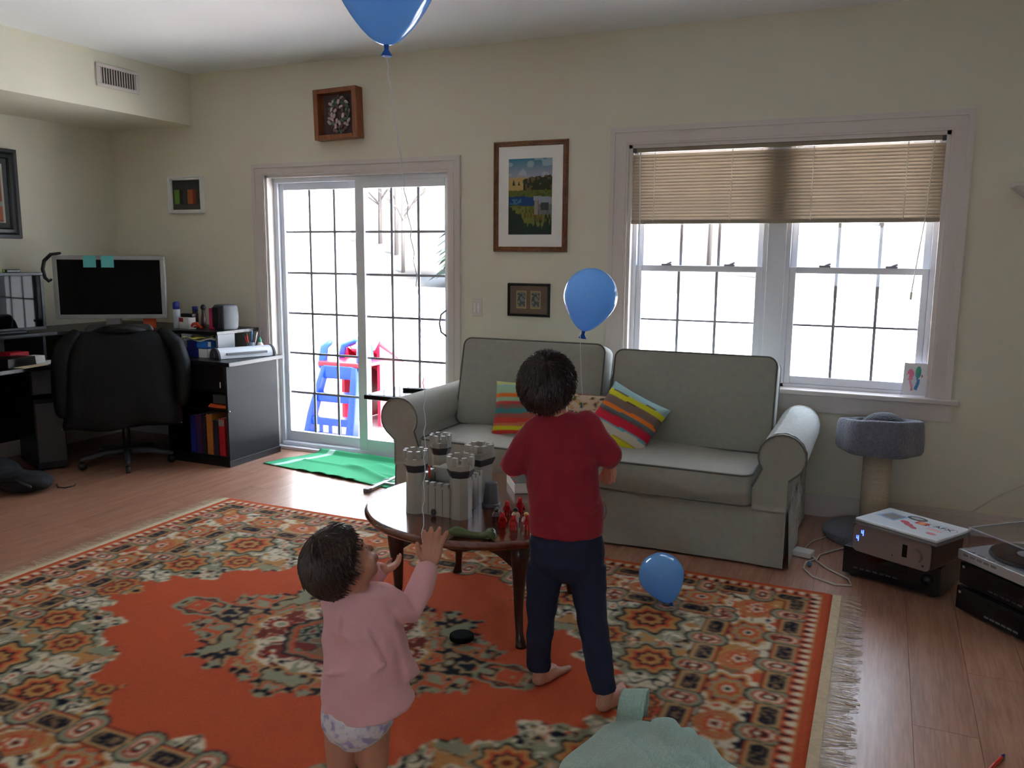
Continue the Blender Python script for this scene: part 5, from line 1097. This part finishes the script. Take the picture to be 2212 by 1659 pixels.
mb = thing('mint_blanket', 'crumpled mint knitted baby blanket on the rug by the right foot', 'blanket', (-.45, -3.02, .012))
nu, nv = 280, 280; U, V = np.meshgrid(np.linspace(-1, 1, nu), np.linspace(-1, 1, nv), indexing='ij')
Rr = np.sqrt(U**2+V**2); k = np.maximum(np.abs(U), np.abs(V))/np.maximum(Rr, 1e-6); DU, DV = U*k, V*k; RD = np.sqrt(DU**2+DV**2); AN = np.arctan2(DV, DU)
rad = 1+.06*np.sin(AN*3+1)+.04*np.sin(AN*7)+.03*np.sin(AN*11+2)
px, py = DU*rad*.31, DV*rad*.40
px2, py2 = px*math.cos(.35)-py*math.sin(.35)*.6, px*math.sin(.35)*.3+py
dome = .155*np.clip(1-RD**2.6, 0, 1)**.62
def ridge(x, y, ang, off, w, wob, sd):
    q = x*math.cos(ang)+y*math.sin(ang)+wob*(vnoise(x*6+5, y*6+5, sd)-.5); return np.exp(-np.abs((q-off)/w)**1.25)
def crease(x, y, ang, off, w, wob, sd, l0=-1, l1=1):     # one-sided cloth fold: steep on one side, easing off on the other
    q = x*math.cos(ang)+y*math.sin(ang)+wob*(vnoise(x*5+5, y*5+5, sd)-.5)-off; t = -x*math.sin(ang)+y*math.cos(ang)
    g = np.where(q > 0, np.exp(-(q/(w*1.25))**2), np.exp(-(q/(w*4))**2)); return g*np.clip((t-l0)/.06, 0, 1)*np.clip((l1-t)/.06, 0, 1)
fold = .055*crease(px, py, .70, .11, .014, .10, 1)+.050*crease(px, py, .85, .02, .013, .10, 2)+.045*crease(px, py, .55, -.07, .014, .09, 3)+.040*crease(px, py, 1.75, .16, .012, .12, 4)+.040*crease(px, py, 1.55, .05, .012, .14, 5)+.035*crease(px, py, 2.6, .08, .013, .12, 6)+.045*crease(px, py, .35, .19, .014, .10, 7)+.035*crease(px, py, 2.3, -.10, .013, .12, 8)
Zm = dome*.66+.72*fold*np.clip((.97-RD)*2.2, 0, 1)+.004
npgrid('knit', np.stack([px2, py2, np.maximum(Zm, .003)], -1), np.zeros(U.shape+(3,)), 'mint_knit', mb)
def flap(u, v):                                          # the bound corner standing up as a loop
    a = R_(-30+235*u); r = .050; return (-.222+.075*v+.01*math.sin(u*3), .365+.035*v+r*math.cos(a)*.5-.03*u, .068+r*math.sin(a)*1.5)
MB().grid(flap, 24, 6, .004).build('corner_loop', 'mint_knit', mb, smooth=True)

# ================================================================== BALLOONS
def balloon(label, c, r, knot_dir, stretch=1.12, ribbon=None, group='blue balloons'):
    t = thing('balloon', label, 'balloon', c, 0, group); q = Vector((0, 0, -1)).rotation_difference(Vector(knot_dir).normalized()).to_matrix().to_4x4()
    prof = []
    n = 22
    for i in range(1, n+1):
        a = math.pi*i/n; z = -math.cos(a); rr = math.sin(a)
        zz = -z; low = max(0, -zz)
        prof.append((r*rr*(1-.16*low**1.5) if i < n else .006, (zz*stretch*(1+.22*low**3))*r))
    b = MB(); b.M = q; b.lathe(prof, 36); b.build('skin', 'balloon', t, smooth=True)
    zb = -stretch*1.22*r; b = MB(); b.M = q; b.lathe([(.010, zb+.012), (.007, zb-.002), (.006, zb-.012), (.014, zb-.024), (.016, zb-.028), (.006, zb-.027)], 14); b.build('knot', 'balloon_knot', t, smooth=True)
    if ribbon:
        MB().tube([tuple(Vector(p)-Vector(c)) for p in ribbon], .0011, 5).build('ribbon', 'ribbon', t, smooth=True)
    return t
kx, ky, kz = -1.281, -3.0, 2.045
N = 60; rib = []
for i in range(N+1):
    s_ = i/N; bow = .038*math.sin(math.pi*s_**1.25)
    wv = .0035*math.sin(i*2.1)
    rib.append((kx+(-1.036-kx)*s_+bow*.914+wv, ky+(-3.252-ky)*s_+bow*.4, kz-.03+(.762-kz+.03)*s_))
balloon('blue balloon at the ceiling whose long ribbon the toddler holds', (kx+.0, ky+.0, kz+.192), .142, (0, 0, -1), 1.08, rib)
rb = [(-1.05, -2.02, 1.20), (-1.048, -2.02, 1.12), (-1.043, -2.02, 1.04), (-1.036, -2.02, .96), (-1.032, -2.02, .90)]
balloon('blue balloon in mid air above the boy', (-1.02, -2.0, 1.335), .103, (-.18, 0, -1), 1.06, rb)
balloon('blue balloon resting on the rug in front of the sofa', (-.795, -1.62, .125), .098, (.42, -.25, -.85), 1.0)

# ================================================================== PEOPLE
def hand(b, wrist, d, n, s, curl=.35, spread=.16, thumb=1):
    """palm, four fingers and a thumb as closed tubes; d: finger direction, n: palm normal, s: scale (1 = 0.1 m hand)"""
    d = Vector(d).normalized(); n = Vector(n); n = (n-d*n.dot(d)).normalized(); sd = d.cross(n)
    w = Vector(wrist)
    for k in (-1, -.33, .33, 1):
        b.tube([tuple(w+sd*k*.010*s), tuple(w+d*.028*s+sd*k*.0165*s), tuple(w+d*.052*s+sd*k*.0185*s)], [.0105*s, .0115*s, .0098*s], 8, round_=True)
    for k, l in ((-1, .034), (-.36, .043), (.3, .045), (1, .040)):
        p0 = w+d*.048*s+sd*k*.0185*s; dd = (d+sd*k*spread).normalized(); pts = [p0]; ang = 0; p = p0
        for j in range(3):
            ang += curl*(.5 if j == 0 else 1); q = (dd*math.cos(ang)+n*math.sin(ang)); p = p+q*l*s*(.50, .38, .30)[j]; pts.append(p)
        b.tube([tuple(x) for x in pts], [.0082*s, .0078*s, .0072*s, .006*s], 8, round_=True)
    p0 = w+d*.014*s+sd*thumb*.018*s; dd = (d*.75+sd*thumb*.75+n*.35).normalized(); d2 = (d*.95+sd*thumb*.3+n*.4).normalized()
    b.tube([tuple(p0), tuple(p0+dd*.022*s), tuple(p0+dd*.022*s+d2*.028*s)], [.0115*s, .0092*s, .0068*s], 8, round_=True)
def foot(b, heel, toe, s):
    h = Vector(heel); d = Vector(toe)-h; L_ = d.length; d.normalize(); sd = Vector((d.y, -d.x, 0)); side = s
    b.tube([tuple(h+d*.025+Vector((0, 0, .026))), tuple(h+d*L_*.35+Vector((0, 0, .028))), tuple(h+d*L_*.62+Vector((0, 0, .022)))], [.026, .028, .025], 12, round_=True)
    for k, w in ((-1, .018), (0, .021), (1, .018)): b.tube([tuple(h+d*L_*.3+sd*k*.010+Vector((0, 0, .020))), tuple(h+d*L_*.72+sd*k*.020+Vector((0, 0, .016)))], [.020, .0155], 10, round_=True)
    for i in range(5):
        k = -1+.5*i; big = (i == 0) if side > 0 else (i == 4); rr = .0115 if big else .0082-.0006*((i if side > 0 else 4-i))
        ln = L_*(1.0 if big else .98-.045*(i if side > 0 else 4-i)); b.tube([tuple(h+d*L_*.70+sd*k*.024+Vector((0, 0, .014))), tuple(h+d*ln+sd*k*.031+Vector((0, 0, .011)))], [rr*1.1, rr], 8, round_=True)
    b.tube([tuple(h+d*.03+Vector((0, 0, .03))), tuple(h+d*.045+Vector((0, 0, .09)))], [.027, .026], 12, round_=True)
def head_shape(b, c, q, s):
    """skull, jaw, nose, ears, lips, cheeks; q rotates local (x right, y forward, z up) axes; s = half height"""
    def P(x, y, z): return tuple(Vector(c)+q @ Vector((x*s, y*s, z*s)))
    e = q.to_euler()
    b.ball(P(0, -.10, .12), (.76*s, .92*s, .86*s), 22, 14, e); b.ball(P(0, .20, -.36), (.58*s, .58*s, .56*s), 18, 12, e)
    b.ball(P(0, .46, -.72), (.28*s, .24*s, .22*s), 12, 8, e)
    for k in (-1, 1):
        b.ball(P(k*.36, .44, -.34), (.28*s, .24*s, .28*s), 12, 8, e); b.ball(P(k*.77, -.06, -.10), (.07*s, .15*s, .21*s), 12, 8, e); b.ball(P(k*.74, .02, -.27), (.06*s, .08*s, .09*s), 10, 7, e)
    b.tube([P(0, .72, .02), P(0, .82, -.14), P(0, .86, -.22)], [.05*s, .065*s, .085*s], 8, round_=True); b.ball(P(0, .70, .22), (.46*s, .14*s, .12*s), 12, 8, e)
    b.tube([P(-.18, .76, -.50), P(0, .82, -.48), P(.18, .76, -.50)], .055*s, 8, round_=True); b.tube([P(-.14, .74, -.58), P(0, .80, -.60), P(.14, .74, -.58)], .06*s, 8, round_=True)
    return P
def face_parts(root, body, P, q, s, hairm):
    e = q.to_euler()
    for k in (-1, 1):
        ey = MB().ball(P(k*.29, .645, .02), (.10*s, .085*s, .06*s), 12, 8, e).build('eye', 'eye_white', body, smooth=True, world=True); MB().ball(P(k*.29, .718, .02), (.042*s, .024*s, .042*s), 10, 7, e).build('iris', 'iris', ey, smooth=True, world=True)
        MB().tube([P(k*.44, .66, .22), P(k*.30, .77, .27), P(k*.14, .78, .23)], .026*s, 6, round_=True).build('eyebrow', hairm, body, smooth=True, world=True)
    MB().tube([P(-.17, .80, -.535), P(0, .865, -.53), P(.17, .80, -.535)], .034*s, 8, round_=True).build('lips', 'lip', body, smooth=True, world=True)
def hair_cap(root, P, q, s, m, parent, cut, low, seed, n=900, spread=1.0, tufts=0):
    """skull cap reaching forward to the hairline and down to `low`, with loose strands over it"""
    rnd = np.random.RandomState(seed); b = MB(); rs = []; NA = 40
    lv = np.linspace(0, 1, 16)
    for t in lv:
        row = []
        for k in range(NA):
            a = 2*math.pi*k/NA                                # 0 = +x (right), pi/2 = forward
            fwd = max(0, math.sin(a)); lim = (low-.42*abs(math.cos(a))**3)*(1-fwd**.7)+cut*fwd**.7   # how far down from the crown, radians
            th = lim*t; rr = 1.0+.03*math.sin(a*9+t*5)+.02*math.sin(a*17+t*11); flare = 1+.05*t*(1-fwd)
            x, y, z = .84*math.sin(th)*math.cos(a)*flare, 1.0*math.sin(th)*math.sin(a)*flare, .96*math.cos(th)
            row.append(P(x*rr, y*rr-.10, z*rr+.14))
        rs.append(row)
    inner = [tuple(np.array(rs[-1][k])*.9+np.array(P(0, -.1, -.1))*.1) for k in range(NA)]
    b.rings(rs[1:]+[inner]); cap = b.build('hair', m, parent, smooth=True, world=True)
    b = MB()
    for i in range(n):
        a = rnd.uniform(0, 2*math.pi); fwd = max(0, math.sin(a)); lim = (low-.42*abs(math.cos(a))**3)*(1-fwd**.7)+cut*fwd**.7
        t0 = rnd.uniform(.02, .75); t1 = min(1.05, t0+rnd.uniform(.25, .45)); pts = []; da = rnd.uniform(-.35, .35)
        for j in range(4):
            t = t0+(t1-t0)*j/3; th = lim*t; aa = a+da*j/3; fl = 1.035+.03*j/3*rnd.uniform(0, 1.8)*spread
            pts.append(P(.84*math.sin(th)*math.cos(aa)*fl*(1+.05*t), 1.0*math.sin(th)*math.sin(aa)*fl-.10, .96*math.cos(th)*fl+.14))
        b.tube(pts, [.0016, .0022, .0018, .0004], 3, cap=False)
    for i in range(tufts):                                  # locks that stand off the head
        a = rnd.uniform(0, 2*math.pi); fwd = max(0, math.sin(a)); lim = (low-.42*abs(math.cos(a))**3)*(1-fwd**.7)+cut*fwd**.7
        t = rnd.uniform(.05, .98); da = rnd.uniform(-.25, .25); lift = rnd.uniform(.03, .16); pts = []
        for j in range(4):
            th = min(lim*1.04, lim*t+.10*j); fl = 1.0+lift*(j/3)**1.4; aa = a+da*j/3
            pts.append(P(.84*math.sin(th)*math.cos(aa)*fl*(1+.05*t), 1.0*math.sin(th)*math.sin(aa)*fl-.10, .96*math.cos(th)*fl+.14))
        b.tube(pts, [.0065, .0055, .0035, .0005], 5, cap=False)
    st = b.build('strands', m, cap, world=False); st['kind'] = 'stuff'
    # strands were given in world space: move them under the cap's root frame
    inv = root.matrix_basis.inverted()
    for v in st.data.vertices: v.co = inv @ v.co
    return cap
Rz = R_(23.85)
def world_of(root): return root.matrix_basis.copy()
# ---------------------------------------------------------------- boy
boy = thing('person', 'boy in a red long-sleeved shirt and navy trousers looking up at a balloon', 'person', (-.88, -2.55, .012), Rz)
MW = world_of(boy); T = lambda x, y, z: tuple(MW @ Vector((x, y, z)))
def wl_(b): b.M = MW; return b
hb = MB(); hb.M = MW
hc = T(-.088, -.012, 1.075); hq = (Matrix.Rotation(Rz, 3, 'Z') @ Euler((R_(36), R_(6), R_(-14))).to_matrix())
b = MB(); P = head_shape(b, hc, hq, .094); b.M = MW
b.tube([(-.052, -.005, .93), (-.062, -.005, .985), (-.075, .0, 1.03)], [.046, .041, .042], 14, round_=True)
b.ell([(-.04, 0, .955, .05, .04), (-.045, 0, .93, .10, .055), (-.043, 0, .86, .105, .065), (-.03, 0, .72, .098, .062), (-.018, 0, .60, .100, .066), (-.015, 0, .50, .105, .07), (-.015, 0, .45, .085, .055)], 24)
LA = [(-.130, .0, .915), (-.190, .015, .805), (-.135, .135, .835)]; RAm = [(.052, .0, .935), (.112, -.005, .845), (.128, .105, .800)]
b.tube(LA, [.034, .028, .021], 12, round_=True); b.tube(RAm, [.034, .028, .021], 12, round_=True)
hand(b, (-.128, .150, .842), (.35, .55, .75), (.5, -.6, .2), 1.0, .35, thumb=1); hand(b, (.130, .120, .792), (.06, .55, -.80), (-.6, -.4, -.3), 1.0, .45, thumb=-1)
b.tube([(-.083, .02, .46), (-.093, .045, .28), (-.100, .085, .07)], [.052, .038, .026], 14, round_=True); b.tube([(.055, -.01, .46), (.070, -.035, .29), (.113, -.07, .07)], [.052, .038, .026], 14, round_=True)
foot(b, (-.112, .062, 0), (-.012, .205, 0), -1); foot(b, (.092, -.102, 0), (.215, .055, 0), 1)
bb = b.build('body', 'skin', boy, world=True, voxel=.0036, smo=4)
face_parts(boy, bb, P, hq, .094, 'hair_dark'); hair_cap(boy, P, hq, .094, 'hair_dark', bb, 1.05, 2.16, 5, 2200, 3.2, 420)
b = MB(); b.ell([(-.062, -.002, .985, .050, .042), (-.052, 0, .968, .078, .052), (-.046, 0, .94, .110, .066), (-.044, 0, .89, .118, .078), (-.040, 0, .82, .117, .082), (-.030, 0, .74, .119, .082), (-.022, 0, .67, .121, .083), (-.015, -.002, .60, .120, .084), (-.015, -.002, .578, .119, .083)], 36)
b.tube([(-.118, 0, .925), (-.150, .002, .88), (-.192, .014, .802), (-.165, .08, .815), (-.137, .13, .834)], [.044, .046, .044, .037, .030], 16, round_=True)
b.tube([(.040, 0, .945), (.072, -.002, .90), (.114, -.006, .842), (.122, .05, .822), (.128, .098, .803)], [.044, .045, .042, .037, .030], 16, round_=True)
for z, yy, xx, sl in ((.635, -.074, -.02, .30), (.672, -.070, .03, .40)):      # creases across the back
    b.tube([(xx-.085, yy+.030, z-.085*sl), (xx-.03, yy+.004, z-.03*sl), (xx+.02, yy+.002, z+.02*sl), (xx+.05, yy+.016, z+.05*sl)], [.008, .016, .016, .008], 10, round_=True)
b.build('shirt', 'red_jersey', boy, voxel=.006, smo=6, fold=(.017, .085))
b = MB(); b.ell([(-.015, 0, .60, .108, .074), (-.015, -.002, .55, .122, .083), (-.015, -.004, .49, .121, .086), (-.015, -.002, .45, .100, .068), (-.015, 0, .42, .04, .04)], 32)
b.tube([(-.080, .006, .47), (-.090, .025, .38), (-.095, .045, .28), (-.100, .066, .17), (-.100, .078, .068)], [.064, .058, .048, .044, .041], 18); b.tube([(.052, -.006, .47), (.060, -.018, .38), (.070, -.032, .29), (.092, -.055, .17), (.110, -.073, .065)], [.064, .058, .050, .045, .043], 18)
b.build('trousers', 'navy_jersey', boy, voxel=.006, smo=6, fold=(.013, .07))
# ---------------------------------------------------------------- toddler
girl = thing('person', 'toddler in a pink cardigan and nappy reaching for a balloon ribbon', 'person', (-1.13, -3.40, .012), Rz)
MW = world_of(girl)
hc = tuple(MW @ Vector((-.036, -.015, .735))); gs = .088
fwd = Vector((.70, .42, .58)).normalized(); up = Vector((-.45, -.28, .85)); up = (up-fwd*up.dot(fwd)).normalized(); rt = fwd.cross(up)
hq = Matrix.Rotation(Rz, 3, 'Z') @ Matrix((rt, fwd, up)).transposed()
b = MB(); P = head_shape(b, hc, hq, gs); b.M = MW
b.tube([(-.005, .0, .60), (-.008, .0, .655), (-.02, -.005, .70)], [.038, .036, .038], 14, round_=True)
b.ell([(0, 0, .665, .04, .034), (0, 0, .645, .076, .044), (0, 0, .58, .078, .056), (-.004, 0, .48, .078, .062), (-.008, 0, .40, .080, .066), (-.010, 0, .32, .078, .062), (-.010, 0, .27, .06, .05)], 24)
b.tube([(.062, .005, .635), (.112, .05, .588), (.162, .098, .685)], [.030, .026, .0185], 12, round_=True); b.tube([(-.066, 0, .625), (-.03, .11, .60), (.040, .105, .672)], [.030, .026, .0185], 12, round_=True)
hand(b, (.164, .101, .690), (.16, .06, 1.0), (.1, -1, .1), 1.0, .14, .26, thumb=-1); hand(b, (.036, .105, .664), (.80, .25, .35), (-.2, .1, .95), .74, .45, .10, thumb=-1)
for sx in (-1, 1):
    b.tube([(-.012+sx*.038, 0, .30), (-.014+sx*.040, .004, .20), (-.014+sx*.040, .006, .15), (-.014+sx*.042, -.004, .09), (-.014+sx*.043, -.006, .05)], [.047, .039, .033, .031, .024], 16, round_=True)
    foot(b, (-.014+sx*.045, -.042, 0), (-.014+sx*.062, .078, 0), -sx)
bb = b.build('body', 'skin', girl, world=True, voxel=.0036, smo=4)
face_parts(girl, bb, P, hq, gs, 'hair_brown'); hair_cap(girl, P, hq, gs*1.03, 'hair_brown', bb, .98, 2.30, 9, 3000, .9, 40)
b = MB(); b.ell([(.0, 0, .672, .044, .040), (0, 0, .655, .074, .050), (0, 0, .625, .088, .060), (.002, 0, .57, .092, .068), (.004, 0, .50, .096, .074), (.008, .002, .44, .104, .080, -.01, 0), (.013, .004, .39, .112, .086, -.02, 0), (.017, .006, .352, .117, .090, .20, .05), (.017, .006, .344, .115, .089, .20, .05)], 40)
b.tube([(.052, .004, .640), (.085, .025, .610), (.116, .052, .586), (.140, .076, .632), (.160, .096, .678)], [.040, .040, .037, .033, .029], 16, round_=True)
b.tube([(-.056, 0, .632), (-.05, .06, .608), (-.03, .108, .602), (.0, .108, .635), (.026, .107, .660)], [.040, .039, .036, .032, .029], 16, round_=True)
for (x0, z0, x1, z1) in ((.02, .60, .060, .51), (-.05, .585, .035, .545), (-.075, .47, .03, .505), (.0, .45, .07, .50), (-.04, .62, -.045, .55)):
    b.tube([(x0, -.060, z0), ((x0+x1)/2, -.071, (z0+z1)/2), (x1, -.062, z1)], [.005, .009, .005], 8, round_=True)
b.rings([[(.085, -.03, .60), (.094, .03, .60), (.088, .035, .60), (.08, -.02, .60)], [(.108, -.02, .50), (.114, .05, .50), (.104, .055, .50), (.10, -.01, .50)], [(.122, -.015, .425), (.146, .055, .415), (.132, .06, .412), (.112, -.01, .42)]])
b.build('cardigan', 'pink_knit', girl, voxel=.0055, smo=5, fold=(.013, .075))
MB().ball((.083, -.012, .545), .0055, 10, 7).build('button', 'toy_brown', girl, smooth=True)
MB().tube([(.145, .098, .690), (.150, .112, .688), (.163, .118, .686), (.178, .110, .685), (.182, .098, .685), (.176, .086, .686), (.163, .080, .688), (.150, .086, .690), (.145, .098, .690)], .003, 6, cap=False).build('cuff_trim', 'toy_white', girl, smooth=True)
b = MB(); b.ell([(-.010, 0, .385, .080, .066), (-.010, -.003, .355, .090, .075), (-.010, -.005, .315, .091, .078), (-.012, -.004, .288, .076, .070), (-.014, -.002, .262, .042, .054), (-.014, 0, .25, .022, .036)], 32)
dp = b.build('nappy', 'diaper_white', girl, voxel=.005, smo=3, fold=(.006, .03))
